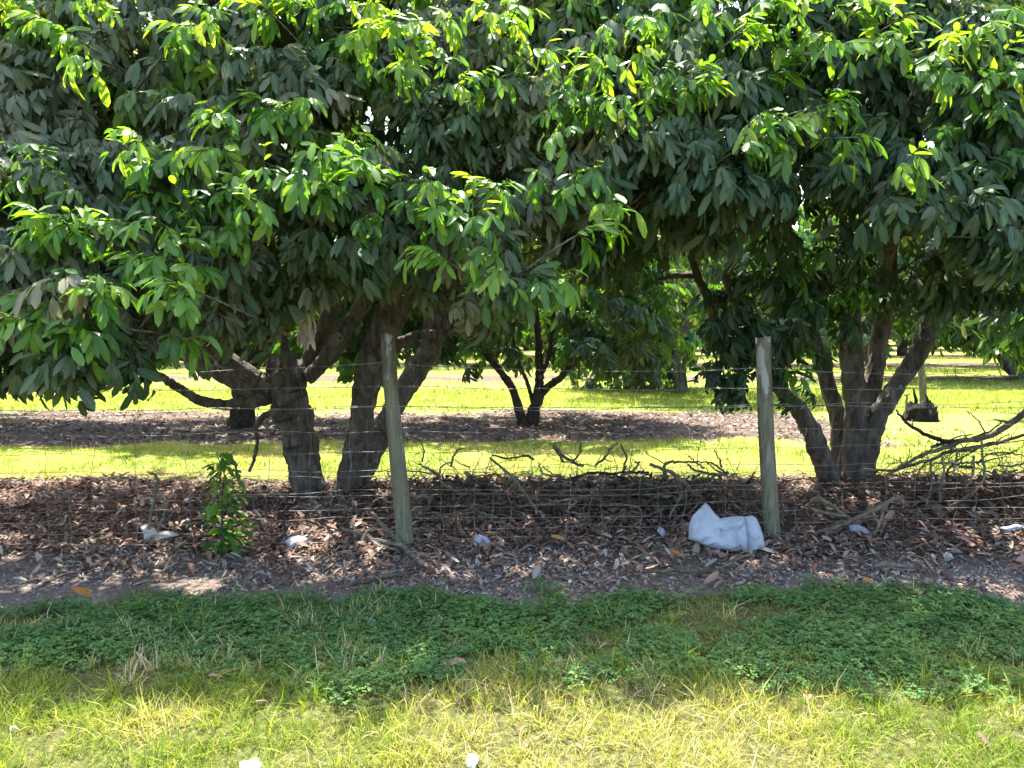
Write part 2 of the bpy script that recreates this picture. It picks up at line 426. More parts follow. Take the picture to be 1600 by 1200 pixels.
def compound_leaf(g, lod, droop, size=1.0):
    """a pinnate leaf: rachis along +X arching down, paired leaflets that hang"""
    t = Tpl(); np_ = g.integers(2, 5); Lr = g.uniform(0.09, 0.155) * size
    arch = g.uniform(0.25, 0.6) + 0.3 * droop
    def rp(u): return np.array([Lr * u * (1 - 0.15 * arch * u), 0, -Lr * arch * u * u * 0.8])
    if lod == 12:
        for a, b in ((0, 0.5), (0.5, 1.0)): rod(t, rp(a), rp(b), 0.0022 * size)
    for i in range(np_):
        u = 0.28 + 0.72 * i / (np_ - 1); tg = nrm(rp(u + 0.02) - rp(u - 0.02))
        for sd in (-1, 1):
            if g.random() < 0.13: continue
            spread = g.uniform(38, 68) * (1 - 0.45 * u)
            hz = nrm(np.array([tg[0] * math.cos(R(spread)), sd * math.sin(R(spread)), tg[2] * 0.6]))
            dn = R(np.clip(g.normal(22 + 40 * droop, 12 + 10 * droop), -10, 84))
            d = nrm(np.array([hz[0] * math.cos(dn), hz[1] * math.cos(dn), hz[2] * math.cos(dn) - math.sin(dn)]))
            upv = nrm(np.array([0.75 * math.sin(dn) + 0.05, -sd * 0.35 + g.normal(0, 0.2 + 0.25 * droop), 0.55 + 0.5 * math.cos(dn)]))
            L = g.uniform(0.075, 0.135) * size * (0.85 + 0.2 * u)
            v, f, rib = leaflet(rp(u) + [0, sd * 0.004, 0], d, upv, L, L * g.uniform(0.27, 0.39), g.uniform(-0.08, 0.42), g.uniform(0.0, 0.5), lod)
            t.add(v, f, rib, g.random())
    return t.fin()
def rotmat(yaw, pitch, roll=0.0):
    return np.array((Matrix.Rotation(yaw, 3, 'Z') @ Matrix.Rotation(-pitch, 3, 'Y') @ Matrix.Rotation(roll, 3, 'X')))
def sprig_layout(g, n, droop):
    """transforms of compound leaves round a shoot that grows along +X"""
    out = []
    for i in range(n):
        u = i / (n - 1); az = i * 2.4 + g.normal(0, 0.3)
        p = np.array([0.02 + 0.13 * u, 0, 0.02 * u - 0.02 * u * u])
        side = math.sin(az); upc = math.cos(az)
        yaw = math.atan2(side * (1.25 - 0.75 * u), 0.45 + 0.9 * u)
        pitch = R(np.clip(22 * upc + 18 * u - 14 * droop + g.normal(0, 9), -55, 60))
        out.append((rotmat(yaw, pitch, g.normal(0, 0.25)), p, g.uniform(0.85, 1.15)))
    return out
g0 = np.random.default_rng(42)
LEAF = {}
for lod in (12, 8, 2):
    for kind, dr, sz in (('old', 0.9, 1.0), ('young', 0.5, 0.9)):
        LEAF[lod, kind] = [compound_leaf(g0, lod, dr * g0.uniform(0.8, 1.15), sz) for _ in range(11)]
def make_sprig(lod, kind, n):
    t = Tpl(); lay = sprig_layout(g0, n, 0.9 if kind == 'old' else 0.4)
    if lod != 2:
        rod(t, (-0.18, 0, -0.03), (0.1, 0, 0.01), 0.0055, 0.5); rod(t, (0.1, 0, 0.01), (0.18, 0, 0.0), 0.004, 0.5)
    for Rm, p, sc in lay:
        lf = LEAF[lod, kind][g0.integers(11)]
        t.add((lf.v * sc) @ Rm.T + p, lf.f, lf.rib, 0); t.rnd[-1] = lf.rnd
    return t.fin()
SPRIG = {(lod, kind): [make_sprig(lod, kind, int(g0.integers(7, 10))) for _ in range(8)] for lod in (12, 8, 2) for kind in ('old', 'young')}
LAY_Y = [sprig_layout(g0, int(g0.integers(5, 8)), 0.35) for _ in range(8)]

def scatter(mb, tpls, P, Rm, sc, tint, young, spread=0.4):
    """joins copies of the templates into the builder"""
    n = len(P); idx = rng.integers(len(tpls), size=n)
    for k, t in enumerate(tpls):
        q = np.where(idx == k)[0]
        if not len(q): continue
        V = np.einsum('nij,vj->nvi', Rm[q] * sc[q][:, None, None], t.v) + P[q][:, None, :]
        nv = len(t.v)
        F = t.f[None] + (np.arange(len(q)) * nv)[:, None, None]
        tt = np.clip(tint[q][:, None] + spread * (t.rnd[None] - 0.5), 0, 1)
        mb.add(V.reshape(-1, 3), F.reshape(-1, 3), tt.ravel(), np.repeat(young[q], nv), np.tile(t.rib, len(q)))
def euler_mats(yaw, pitch, roll):
    cz, sz, cy, sy, cx, sx = np.cos(yaw), np.sin(yaw), np.cos(-pitch), np.sin(-pitch), np.cos(roll), np.sin(roll)
    m = np.empty((len(yaw), 3, 3))
    m[:, 0, 0] = cz * cy; m[:, 0, 1] = cz * sy * sx - sz * cx; m[:, 0, 2] = cz * sy * cx + sz * sx
    m[:, 1, 0] = sz * cy; m[:, 1, 1] = sz * sy * sx + cz * cx; m[:, 1, 2] = sz * sy * cx - cz * sx
    m[:, 2, 0] = -sy; m[:, 2, 1] = cy * sx; m[:, 2, 2] = cy * cx
    return m
def put_sprigs(mb, P, yaw, lod, kind, tint, sc, young=0.0, pitch_mu=-8):
    n = len(P)
    if not n: return
    scatter(mb, SPRIG[lod, kind], P, euler_mats(yaw, np.radians(rng.normal(pitch_mu, 16, n)), rng.normal(0, 0.25, n)), sc, tint, np.full(n, float(young)))

# ------------------------------------------------------------------ the front row
TIP0, TIP_S = 3.08, 2.0                       # the clipped face of the row leans back with height
def tip_line(z): return TIP0 + z / TIP_S
BOT_X = [-900, 0, 60, 120, 200, 245, 300, 360, 430, 480, 560, 650, 700, 745, 800, 835, 860, 900, 950, 1000, 1060, 1100, 1160, 1230, 1300, 1330, 1400, 1450, 1500, 1560, 1600, 2600]
BOT_Y = [560, 575, 600, 600, 575, 520, 510, 505, 470, 455, 450, 465, 500, 510, 490, 420, 385, 370, 330, 320, 330, 340, 350, 360, 340, 340, 350, 380, 430, 430, 420, 420]
def bottom_py(px): return np.interp(px, BOT_X, BOT_Y)
Z_TOP = 4.35
def wall_y(x, z):
    return tip_line(z) + 0.12 + 0.55 * fbm(x * 1.1, z * 1.3, 31, 2)
def front_points(n, x0, x1):
    x = rng.uniform(x0, x1, n * 3); z = rng.uniform(1.0, Z_TOP, n * 3)
    y = wall_y(x, z) + rng.exponential(0.17, n * 3)
    P = np.stack([x, y, z], 1)
    px, py = project(P)
    hole = fbm(x * 1.7 + 3, z * 1.7, 44, 2)
    ok = (py + 50 < bottom_py(px) + rng.normal(0, 10, len(px))) & (hole > 0.27)
    return P[ok][:n]
def inner_points(n, xc, yc):
    out = []
    while sum(map(len, out)) < n:
        x = rng.uniform(xc - 2.6, xc + 2.6, n); y = rng.uniform(4.9, 9.3, n); z = 1.75 + (Z_TOP - 1.75) * rng.random(n) ** .62
        # underside rises to the middle, sides and back hang lower; the core is nearly bare
        low = 2.1 + 0.5 * np.exp(-(((x - xc) / 1.6) ** 2 + ((y - yc) / 1.3) ** 2)) + 0.3 * (fbm(x, y, 12) - 0.5) - 0.25 * sstep(7.8, 8.6, y)
        core = np.exp(-(((x - xc) / 1.9) ** 2 + ((y - yc) / 1.6) ** 2 + ((z - 2.7) / 1.0) ** 2))
        ok = (z > low) & (y > wall_y(x, z) + 0.3) & (rng.random(n) > core * 0.9) & (y < 8.45 - 0.2 * np.maximum(z - 3, 0))
        out.append(np.stack([x, y, z], 1)[ok])
    return np.concatenate(out)[:n]
def mass_points(n, cx, cy, Y, rx, ry, rd):
    """a hanging bough of leaves round a point"""
    c = at(cx, cy, Y); k = Y / F_PX
    q = rng.normal(0, 0.5, (n, 3)); q = np.clip(q, -1, 1)
    return np.array(c) + q * np.array([rx * k, rd, ry * k])

def branch_to(mb, a, b, r0, r1, seed, seg=6, sag=0.12):
    a, b = Vector(a), Vector(b); g = np.random.default_rng(seed)
    m = (a + b) / 2 + Vector((g.normal(0, 0.08), g.normal(0, 0.08), (b - a).length * sag))
    tube(mb, [a, (a * 0.55 + m * 0.45) + Vector(g.normal(0, 0.03, 3)), m, (m * 0.4 + b * 0.6) + Vector(g.normal(0, 0.04, 3)), b], [r0, r0 * 0.85, (r0 + r1) / 2, r1 * 1.2, r1], seg, 4, seed=seed, lump=0.12)

def stems(parent, spec, Y0, mat=None):
    """spec: list of (name, [(px,py,dY,width_px),...])"""
    for i, (name, pts) in enumerate(spec):
        mb = MB(); P, r = [], []
        for (px, py, dY, wd) in pts:
            Y = Y0 + dY; P.append(at(px, py, Y)); r.append(wd * 0.40 * Y / F_PX)
        big = r[0] > 0.05
        tube(mb, P, r, 28 if big else 10, 9 if big else 5, wob=0.004, lump=0.15 if big else 0.12, seed=i * 7 + int(Y0 * 10))
        mb.build(name, mat or M['bark'], parent)

SPRAYS_L = [(215,235),(262,252),(190,268),(350,205),(425,175),(455,195),(370,250),(402,285),(482,265),(500,235),(338,232),(530,290),
    (60,360),(110,330),(88,385),(142,360),(30,390),(250,372),(292,340),(350,330),(398,335),(335,385),(240,405),(190,430),(272,430),(292,470),
    (60,470),(30,505),(150,520),(92,535),(190,540),(120,500),(40,270),(15,310),(210,500),(500,320),(560,350),
    (700,325),(750,305),(790,335),(722,370),(672,350),(702,415),(742,395),(585,245),(640,330),
    (600,60),(650,45),(700,35),(760,25),(682,95),(622,110),(805,50),(722,125),(822,90),(785,80),
    (150,20),(300,15),(60,45),(230,85),(300,55),(400,30),(470,15),(100,80),(20,20),(540,20),(806,455)]
SPRAYS_R = [(870,140),(902,180),(882,230),(922,150),(850,175),(880,300),(932,330),(890,370),(912,290),(1000,80),(1042,125),(1080,150),(1012,170),(1062,185),(960,60),
    (1160,60),(1200,30),(1222,90),(1262,40),(1320,15),(1370,25),(1182,130),(1100,20),(1180,210),(1170,245),(1232,230),(1300,190),(1322,230),(1270,180),(1212,200),
    (1450,90),(1502,100),(1552,70),(1590,110),(1482,130),(1562,150),(1590,180),(1640,120),(1430,275),(1412,290),(1020,40),(940,110),(1290,80),(1350,60),(1420,20),(1560,20)]
SPRAYS_R_LOW = [(1255,425,5.5),(1320,435,5.5),(1340,465,5.6),(1290,475,5.6),(1220,425,5.6),(1505,398,5.2),(1550,408,5.2),(1562,440,5.3),(1262,595,6.0),(1240,570,6.0),(1180,420,5.8)]

def depth_on_face(px, py):
    Y = 4.4
    for _ in range(20): Y = 0.5 * Y + 0.5 * tip_line(at(px, py, Y).z)
    return Y
def crown(tree, xc, yc, x0, x1, sprays, masses, n_front, n_in, limbs, lod_f=12, lod_i=8, objects=True):
    mb = MB(); tw = MB()
    P = front_points(n_front, x0, x1)
    dirn = -math.pi / 2 + rng.normal(0, 0.55, len(P)) + 0.25 * (P[:, 0] - xc) / 2.5
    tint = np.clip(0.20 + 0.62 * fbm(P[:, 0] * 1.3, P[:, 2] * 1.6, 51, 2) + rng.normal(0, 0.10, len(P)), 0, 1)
    mid = np.clip((fbm(P[:, 0] * 1.9 + 7, P[:, 2] * 1.9, 57, 2) - .5) * 4, 0, .75) * (rng.random(len(P)) < .6)
    for lo_, hi_ in ((-1, .05), (.05, .3), (.3, .55), (.55, 1)):
        q = (mid > lo_) & (mid <= hi_)
        put_sprigs(mb, P[q], dirn[q], lod_f, 'old', tint[q], rng.uniform(0.75, 1.2, q.sum()), young=0 if lo_ < 0 else (lo_ + hi_) / 2)
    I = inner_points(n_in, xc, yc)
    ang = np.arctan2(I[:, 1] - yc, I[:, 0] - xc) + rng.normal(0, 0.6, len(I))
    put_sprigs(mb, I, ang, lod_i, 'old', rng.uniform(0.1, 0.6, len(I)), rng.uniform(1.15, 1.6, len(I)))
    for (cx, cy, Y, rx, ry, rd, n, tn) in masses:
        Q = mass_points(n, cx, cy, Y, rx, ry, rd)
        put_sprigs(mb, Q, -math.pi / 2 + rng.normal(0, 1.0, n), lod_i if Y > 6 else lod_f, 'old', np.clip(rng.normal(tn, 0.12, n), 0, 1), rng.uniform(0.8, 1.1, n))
    # fresh shoots standing out of the clipped face: their leaves are parts of the tree
    leaves = []
    for s_ in sprays:
        for rep in range(1 + (rng.random() < .45)):
            px, py = s_[0] + rng.normal(0, 13), s_[1] + rng.normal(0, 9)
            low = len(s_) == 3
            Y = s_[2] if low else depth_on_face(px, py) + rng.uniform(-0.16, 0.14)
            o = np.array(at(px, py, Y)) + [0, 0.22, 0.05]
            yaw = -math.pi / 2 + rng.normal(0, 0.55); pit = R(rng.normal(14, 13))
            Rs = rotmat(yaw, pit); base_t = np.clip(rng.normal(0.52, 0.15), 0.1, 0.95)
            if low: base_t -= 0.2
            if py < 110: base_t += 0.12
            tube(tw, [o + Rs @ np.array([-0.35, 0, -0.05]), o, o + Rs @ np.array([0.26, 0, 0.0])], [0.007, 0.0055, 0.003], 5, 3, tint=0.4)
            sc0 = rng.uniform(0.92, 1.2)
            for (Rm, p, sc) in LAY_Y[rng.integers(8)]:
                leaves.append((o + Rs @ (p * sc0), Rs @ Rm, sc * sc0, np.clip(base_t + rng.normal(0, 0.14), 0, 1)))
    leaves.sort(key=lambda q: np.linalg.norm(q[0] - [0, 0, CAM_H]))
    if not objects: own = 0
    else: own = 300
    for (p, Rm, sc, tn) in leaves[:own]:
        k = rng.integers(11); b = min(3, int(tn * 4))
        o = link('leaf', LEAF_MESH[b][k], None)
        mw = Matrix(np.hstack([Rm * sc, p[:, None]]).tolist() + [[0, 0, 0, 1]])
        o.parent = tree; o.matrix_parent_inverse = Matrix.Translation(-tree.location); o.matrix_basis = mw
    rest = leaves[own:]
    if rest:
        Rm = np.array([q[1] for q in rest]); Pp = np.array([q[0] for q in rest]); sc = np.array([q[2] for q in rest]); tn = np.array([q[3] for q in rest])
        scatter(mb, LEAF[12, 'young'], Pp, Rm, sc, tn, np.ones(len(rest)), 0.25)
    tag(mb.build('crown', M['leaf'], tree), kind='stuff')
    # boughs that carry the leaves
    for i, (a, b, r0, r1) in enumerate(limbs): branch_to(tw, a, b, r0, r1, 100 + i)
    pool = np.concatenate([P[rng.integers(len(P), size=min(60, len(P)))], I[rng.integers(len(I), size=60)]])
    src = [Vector(b) for (_, b, _, _) in limbs]
    for i, q in enumerate(pool):
        s0 = min(src, key=lambda v: (v - Vector(q)).length)
        branch_to(tw, s0, q, 0.016, 0.005, 300 + i, 5, 0.05)
    tag(tw.build('branches', M['bark'], tree), kind='stuff')

LEAF_MESH = []
for b in range(4):
    row = []
    for t in LEAF[12, 'young']:
        m_ = MB(); m_.add(t.v, t.f, np.clip((b + 0.5) / 4 + 0.22 * (t.rnd - 0.5), 0, 1), 1.0, t.rib); row.append(m_.mesh('leaf', M['leaf']))
    LEAF_MESH.append(row)

# left tree of the front row
base = on_ground(510, 778)
tl = thing('orchard_tree', (base.x, base.y, 0), 'big leafy orchard tree behind the leaning left fence post, thick forked trunk', 'tree', 'orchard trees of the front row')
YL = base.y
stems(tl, [
    ('trunk', [(490,792,0.0,92),(484,765,0,70),(474,715,0,62),(463,665,0,66),(452,625,0,82),(446,590,0,74),(438,560,0.05,52)]),
    ('trunk', [(535,788,0.1,70),(545,755,0.1,54),(560,690,0.1,50),(570,625,0.05,47),(583,560,0,52),(608,500,-0.1,58),(640,440,-0.2,56),(665,380,-0.35,46),(690,310,-0.5,34)]),
    ('trunk', [(548,775,0.3,46),(576,715,0.35,44),(606,655,0.4,42),(640,597,0.4,42),(668,552,0.4,44),(684,505,0.4,50),(700,440,0.4,44),(720,360,0.3,32)]),
    ('limb', [(450,612,0,34),(415,622,-0.1,27),(370,632,-0.3,24),(320,628,-0.5,20),(280,606,-0.7,17),(240,582,-0.9,15),(205,560,-1.2,12)]),
    ('limb', [(440,610,0.1,46),(400,606,0.1,42),(350,585,0.2,34),(308,560,0.3,30),(262,546,0.4,26),(215,540,0.5,20),(160,520,0.6,14)]),
    ('limb', [(440,600,-0.05,46),(405,595,-0.1,40),(362,566,-0.2,34),(322,532,-0.3,30),(290,500,-0.45,25),(250,455,-0.6,18)]),
    ('limb', [(447,590,-0.1,26),(446,548,-0.15,17),(443,520,-0.2,15),(452,490,-0.25,13),(450,450,-0.3,9)]),
    ('limb', [(462,600,0.1,40),(485,560,0.15,32),(505,520,0.15,30),(520,470,0.1,30),(532,420,0,26),(540,340,-0.2,18)]),
    ('limb', [(480,590,0,30),(510,560,0,32),(545,510,0,34),(575,460,0,32),(600,400,-0.1,24)]),
    ('limb', [(610,545,0.1,26),(632,532,0.05,22),(660,522,0,19),(700,520,-0.1,16),(735,512,-0.3,12),(770,480,-0.6,8)]),
    ('root_sprout', [(398,665,0.2,9),(402,690,0.2,7),(398,715,0.2,7),(390,737,0.2,6)]),
    ('root_sprout', [(440,640,0.15,14),(412,650,0.2,13),(400,668,0.2,9)]),
], YL)
pl = lambda px, py, dY: at(px, py, YL + dY)
limbs_l = [(pl(250,455,-0.6), pl(200,330,-1.6), .03, .012), (pl(205,560,-1.2), pl(120,480,-2.0), .025, .01), (pl(160,520,.6), pl(40,400,.4), .03, .012), (pl(450,450,-.3), pl(430,330,-1.4), .025, .01),
    (pl(540,340,-.2), pl(560,150,-1), .04, .015), (pl(600,400,-.1), pl(600,240,-1.3), .05, .015), (pl(690,310,-.5), pl(740,120,-1.0), .05, .015), (pl(720,360,.3), pl(840,200,-.2), .045, .015),
    (pl(540,340,-.2), pl(420,120,.4), .04, .015), (pl(600,400,-.1), pl(520,140,1.2), .05, .015), (pl(720,360,.3), pl(720,200,1.4), .04, .015), (pl(250,455,-.6), pl(140,200,-.8), .04, .015), (pl(160,520,.6), pl(250,260,.8), .04, .015)]
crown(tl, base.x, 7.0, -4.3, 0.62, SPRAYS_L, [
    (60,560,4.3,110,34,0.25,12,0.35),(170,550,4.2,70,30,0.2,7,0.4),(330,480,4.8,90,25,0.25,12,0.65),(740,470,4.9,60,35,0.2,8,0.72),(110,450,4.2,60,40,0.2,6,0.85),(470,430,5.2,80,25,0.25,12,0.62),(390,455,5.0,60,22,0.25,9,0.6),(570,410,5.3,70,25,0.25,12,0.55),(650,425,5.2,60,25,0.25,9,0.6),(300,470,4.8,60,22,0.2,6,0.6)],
    1000, 640, limbs_l, lod_f=8, lod_i=2)

# right tree of the front row
base = on_ground(1325, 757)
tr_ = thing('orchard_tree', (base.x, base.y, 0), 'big leafy orchard tree right of the upright fence post, five stems', 'tree', 'orchard trees of the front row')
YR = base.y
stems(tr_, [
    ('trunk', [(1300,768,-0.05,60),(1294,742,-0.1,46),(1280,705,-0.15,38),(1262,664,-0.2,38),(1240,632,-0.3,32),(1210,600,-0.4,26),(1180,560,-0.5,20),(1160,500,-0.6,14)]),
    ('trunk', [(1318,765,0.25,46),(1314,715,0.25,34),(1308,650,0.3,32),(1292,595,0.35,30),(1278,550,0.4,28),(1262,480,0.4,24),(1240,400,0.3,18)]),
    ('trunk', [(1338,772,0,66),(1337,742,0,50),(1338,690,0,46),(1337,640,0,44),(1332,580,0,42),(1329,520,0,40),(1328,450,-0.05,36),(1320,360,-0.2,26)]),
    ('trunk', [(1352,762,0.2,44),(1352,700,0.2,36),(1358,640,0.25,34),(1368,575,0.3,32),(1378,510,0.3,32),(1388,430,0.2,32),(1398,340,0.1,24)]),
    ('trunk', [(1348,764,0.05,50),(1354,710,0.02,40),(1370,655,0,38),(1394,615,0,36),(1420,575,0,34),(1444,532,-0.05,34),(1460,490,-0.1,30),(1480,420,-0.3,24),(1510,340,-0.5,16)]),
    ('limb', [(1120,510,-0.1,20),(1108,470,-0.2,17),(1092,435,-0.3,16),(1082,405,-0.35,15),(1075,360,-0.4,12)]),
    ('limb', [(1160,560,-0.2,18),(1138,535,-0.15,19),(1120,510,-0.1,20)]),
    ('limb', [(1092,432,-0.3,12),(1070,430,-0.35,11),(1048,432,-0.4,11),(1030,436,-0.45,8)]),
    ('limb', [(1034,434,-0.45,4),(1040,405,-0.45,4),(1052,380,-0.45,3)]),
    ('limb', [(1380,430,0.2,30),(1392,372,-0.9,24),(1425,358,-1.2,20),(1455,342,-1.5,18),(1490,312,-1.8,14)]),
], YR)
pr = lambda px, py, dY: at(px, py, YR + dY)
limbs_r = [(pr(1160,500,-.6), pr(1140,400,-1.2), .03, .012), (pr(1240,400,.3), pr(1180,200,-.8), .04, .015), (pr(1320,360,-.2), pr(1280,180,-1.4), .05, .015), (pr(1398,340,.1), pr(1420,150,-1.2), .05, .015), (pr(1510,340,-.5), pr(1580,200,-1.6), .04, .012),
    (pr(1075,360,-.4), pr(1040,200,-1.2), .03, .012), (pr(1075,360,-.4), pr(980,240,-.6), .03, .01), (pr(1240,400,.3), pr(1080,220,.6), .04, .015), (pr(1398,340,.1), pr(1350,160,1.3), .045, .015), (pr(1490,312,-1.8), pr(1560,250,-2.2), .02, .01), (pr(1510,340,-.5), pr(1680,250,.2), .04, .015)]
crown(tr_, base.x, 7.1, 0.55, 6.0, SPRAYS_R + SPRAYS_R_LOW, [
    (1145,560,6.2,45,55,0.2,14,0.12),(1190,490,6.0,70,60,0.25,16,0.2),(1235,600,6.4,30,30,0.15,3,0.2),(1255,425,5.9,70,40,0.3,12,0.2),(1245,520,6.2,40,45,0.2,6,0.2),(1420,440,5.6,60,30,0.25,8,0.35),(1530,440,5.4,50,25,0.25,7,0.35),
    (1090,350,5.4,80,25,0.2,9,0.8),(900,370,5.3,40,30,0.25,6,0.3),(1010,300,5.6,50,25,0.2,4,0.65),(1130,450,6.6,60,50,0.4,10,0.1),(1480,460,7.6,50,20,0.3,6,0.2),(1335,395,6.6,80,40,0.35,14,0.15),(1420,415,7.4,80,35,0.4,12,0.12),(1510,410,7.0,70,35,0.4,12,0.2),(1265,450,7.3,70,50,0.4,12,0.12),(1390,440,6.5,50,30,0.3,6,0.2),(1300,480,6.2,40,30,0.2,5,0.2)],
    1000, 640, limbs_r, lod_f=8, lod_i=2)
# reddish dead bough hanging in the gap between the two crowns
for i, pts in enumerate([[(1010,278,5.6,9),(975,268,5.5,10),(945,262,5.4,9)], [(1008,300,5.5,7),(975,328,5.4,6),(950,350,5.35,5),(940,368,5.3,4)], [(990,290,5.5,5),(955,310,5.4,4),(930,332,5.35,3)], [(1000,315,5.5,4),(965,352,5.4,4),(948,372,5.35,3)], [(980,262,5.5,5),(960,300,5.4,4),(948,345,5.35,3)]]):
    mb = MB(); tube(mb, [at(a, b, c - .6) for a, b, c, _ in pts], [d * .34 * 4.7 / F_PX for *_, d in pts], 6, 5, 0.004, 0.15, seed=i)
    mb.build('dead_twig', M['redwood'], tr_)
# bunch of bleached dry leaves hanging from a bough of the left tree
mb = MB()
for i in range(26):
    a = at(476 + rng.normal(0, 5), 488 + rng.uniform(0, 38), 5.3 + rng.normal(0, 0.04)); L = rng.uniform(0.07, 0.15)
    v, f, rb = leaflet(np.array(a), (rng.normal(0, .22), rng.normal(0, .22), -1), (rng.normal(), rng.normal(), 0.1), L, L * 0.22, rng.uniform(-.3, .3), 0.9, 12)
    mb.add(v, f, rng.uniform(0.92, 1.0), 0, rb)
tube(mb, [at(474, 445, 5.3), at(478, 490, 5.3), at(476, 525, 5.3)], [.004, .004, .002], 5, 3, tint=0.6)
tag(mb.build('dry_leaf_bunch', M['litter'], tl), 'bunch of bleached dry leaves hanging from a bough')

# neighbours of the front row, past both edges of the frame
def side_tree(x, label):
    t = thing('orchard_tree', (x, 7.0, 0), label, 'tree', 'orchard trees of the front row')
    for k, (dx, dy, s_) in enumerate([(-.7, -.2, .15), (.1, .2, .17), (.8, -.1, .14)]):
        m_ = MB(); tube(m_, [(x + dx * .15, 7 + dy, -.06), (x + dx * .3, 7 + dy, .6), (x + dx * .8, 7 + dy * 2, 1.4), (x + dx * 1.5, 7 + dy * 3, 2.4), (x + dx * 2, 7 + dy * 3, 3.3)], [s_ * 1.3, s_, s_ * .8, s_ * .55, s_ * .3], 10, 5, .01, .2, seed=k)
        m_.build('trunk', M['bark'], t)
    crown(t, x, 7.0, x - 2.5, x + 2.4, [], [], 150, 200, [((x - 1, 7, 2.4), (x - 1.6, 6, 3.4), .04, .015), ((x, 7, 2.6), (x, 8, 3.6), .04, .015), ((x + 1, 7, 2.4), (x + 1.5, 5.8, 3.2), .04, .015)], 2, 2, objects=False)
side_tree(-6.6, 'leafy orchard tree at the left edge, mostly cut off by the frame')
side_tree(8.3, 'leafy orchard tree at the right edge, mostly cut off by the frame')
print('front row done')

# ------------------------------------------------------------------ the rows behind
def dome_crown(g, n, lod, rx, z0, z1, leaf, low=0.0):
    """sprigs through a dome-shaped crown round the origin"""
    m_ = MB(); k = n * 3
    th = g.uniform(0, 2 * math.pi, k); u = g.uniform(0, 1, k); rr = np.sqrt(g.uniform(0.12, 1, k))
    prof = np.sqrt(np.clip(1 - ((u - 0.42) / 0.62) ** 2, 0.05, 1))
    lob = 0.8 + 0.4 * noise2(np.cos(th) * 1.7 + 5, np.sin(th) * 1.7 + u * 3, int(g.integers(99)))
    x, y = np.cos(th) * rx * rr * prof * lob, np.sin(th) * rx * rr * prof * lob
    zz = z0 + (z1 - z0) * u + (1 - rr) * 0.6 * (1 - u) - low * rr * (1 - u) * noise2(np.cos(th) * 2, np.sin(th) * 2, 77)
    P = np.stack([x, y, zz], 1)[:n]
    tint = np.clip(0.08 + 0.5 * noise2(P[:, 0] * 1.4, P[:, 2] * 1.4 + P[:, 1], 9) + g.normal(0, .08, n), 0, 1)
    yg = (g.random(n) < 0.3 + 0.25 * (u[:n] > 0.6)).astype(float)
    Rm = euler_mats(th[:n] + g.normal(0, .5, n), np.radians(g.normal(-5, 18, n)), g.normal(0, .25, n))
    scatter(m_, SPRIG[lod, 'old'], P, Rm, g.uniform(.85, 1.2, n) * leaf, tint, yg * 0.7)
    return m_.mesh('crown', M['leaf'])
def stem_mesh(pts, rad, seed):
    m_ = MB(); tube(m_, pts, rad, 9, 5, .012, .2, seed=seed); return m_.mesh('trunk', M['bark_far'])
gd = np.random.default_rng(5)
# second row, one tree modelled as seen between the two front crowns
base = on_ground(824, 664)
tc = thing('orchard_tree', (base.x, base.y, 0), 'slim dark V-forked tree in the second row, seen between the two fence posts', 'tree', 'orchard trees of the second row')
stems(tc, [
    ('trunk', [(818,672,0,30),(814,652,0,20),(806,622,-.05,16),(796,600,-.1,15),(780,578,-.2,14),(760,555,-.3,12),(735,520,-.6,9)]),
    ('trunk', [(828,672,0.05,32),(832,648,.05,26),(841,622,.05,22),(843,590,.1,18),(842,560,.1,16),(840,520,.1,13),(835,460,.1,9)]),
    ('limb', [(840,622,.05,18),(856,604,.05,15),(876,590,0,13),(890,568,-.05,12),(900,540,-.1,11),(915,490,-.2,8)]),
    ('limb', [(835,640,.1,10),(828,610,.1,8),(818,585,.1,7),(808,560,.1,6),(800,520,.1,5)]),
    ('limb', [(843,590,.1,10),(856,560,.2,9),(862,520,.3,8),(868,470,.3,6)]),
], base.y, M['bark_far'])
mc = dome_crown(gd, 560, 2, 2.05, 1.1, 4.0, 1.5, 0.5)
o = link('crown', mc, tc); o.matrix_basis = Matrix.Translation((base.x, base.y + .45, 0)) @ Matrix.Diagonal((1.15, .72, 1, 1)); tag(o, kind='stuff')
# spare crowns and stems, shared by the trees further off
CR2 = [dome_crown(gd, 380, 2, 2.1, 1.05, 4.0, 1.95, 0.5), dome_crown(gd, 380, 2, 2.0, 1.2, 4.1, 1.95, 0.4)]
CR3 = [dome_crown(gd, 230, 2, 2.2, 1.1, 4.4, 2.1, 0.7), dome_crown(gd, 230, 2, 2.1, 1.25, 4.6, 1.8, 0.6), dome_crown(gd, 230, 2, 2.4, 1.15, 4.3, 2.1, 0.7), dome_crown(gd, 230, 2, 2.2, 0.5, 4.0, 2.1, 0.8)]
ST = []
for i in range(6):
    a = gd.uniform(0, 6.28); lean = gd.uniform(.25, .7); r0 = gd.uniform(.09, .16)
    c_, s_ = math.cos(a), math.sin(a)
    ST.append(stem_mesh([(c_ * .03, s_ * .03, -.05), (c_ * lean * .25, s_ * lean * .25, .5), (c_ * lean * .7, s_ * lean * .7, 1.1), (c_ * lean * 1.5, s_ * lean * 1.5, 1.9), (c_ * lean * 2.0, s_ * lean * 2.0, 2.8)], [r0 * 1.4, r0, r0 * .85, r0 * .65, r0 * .4], i))
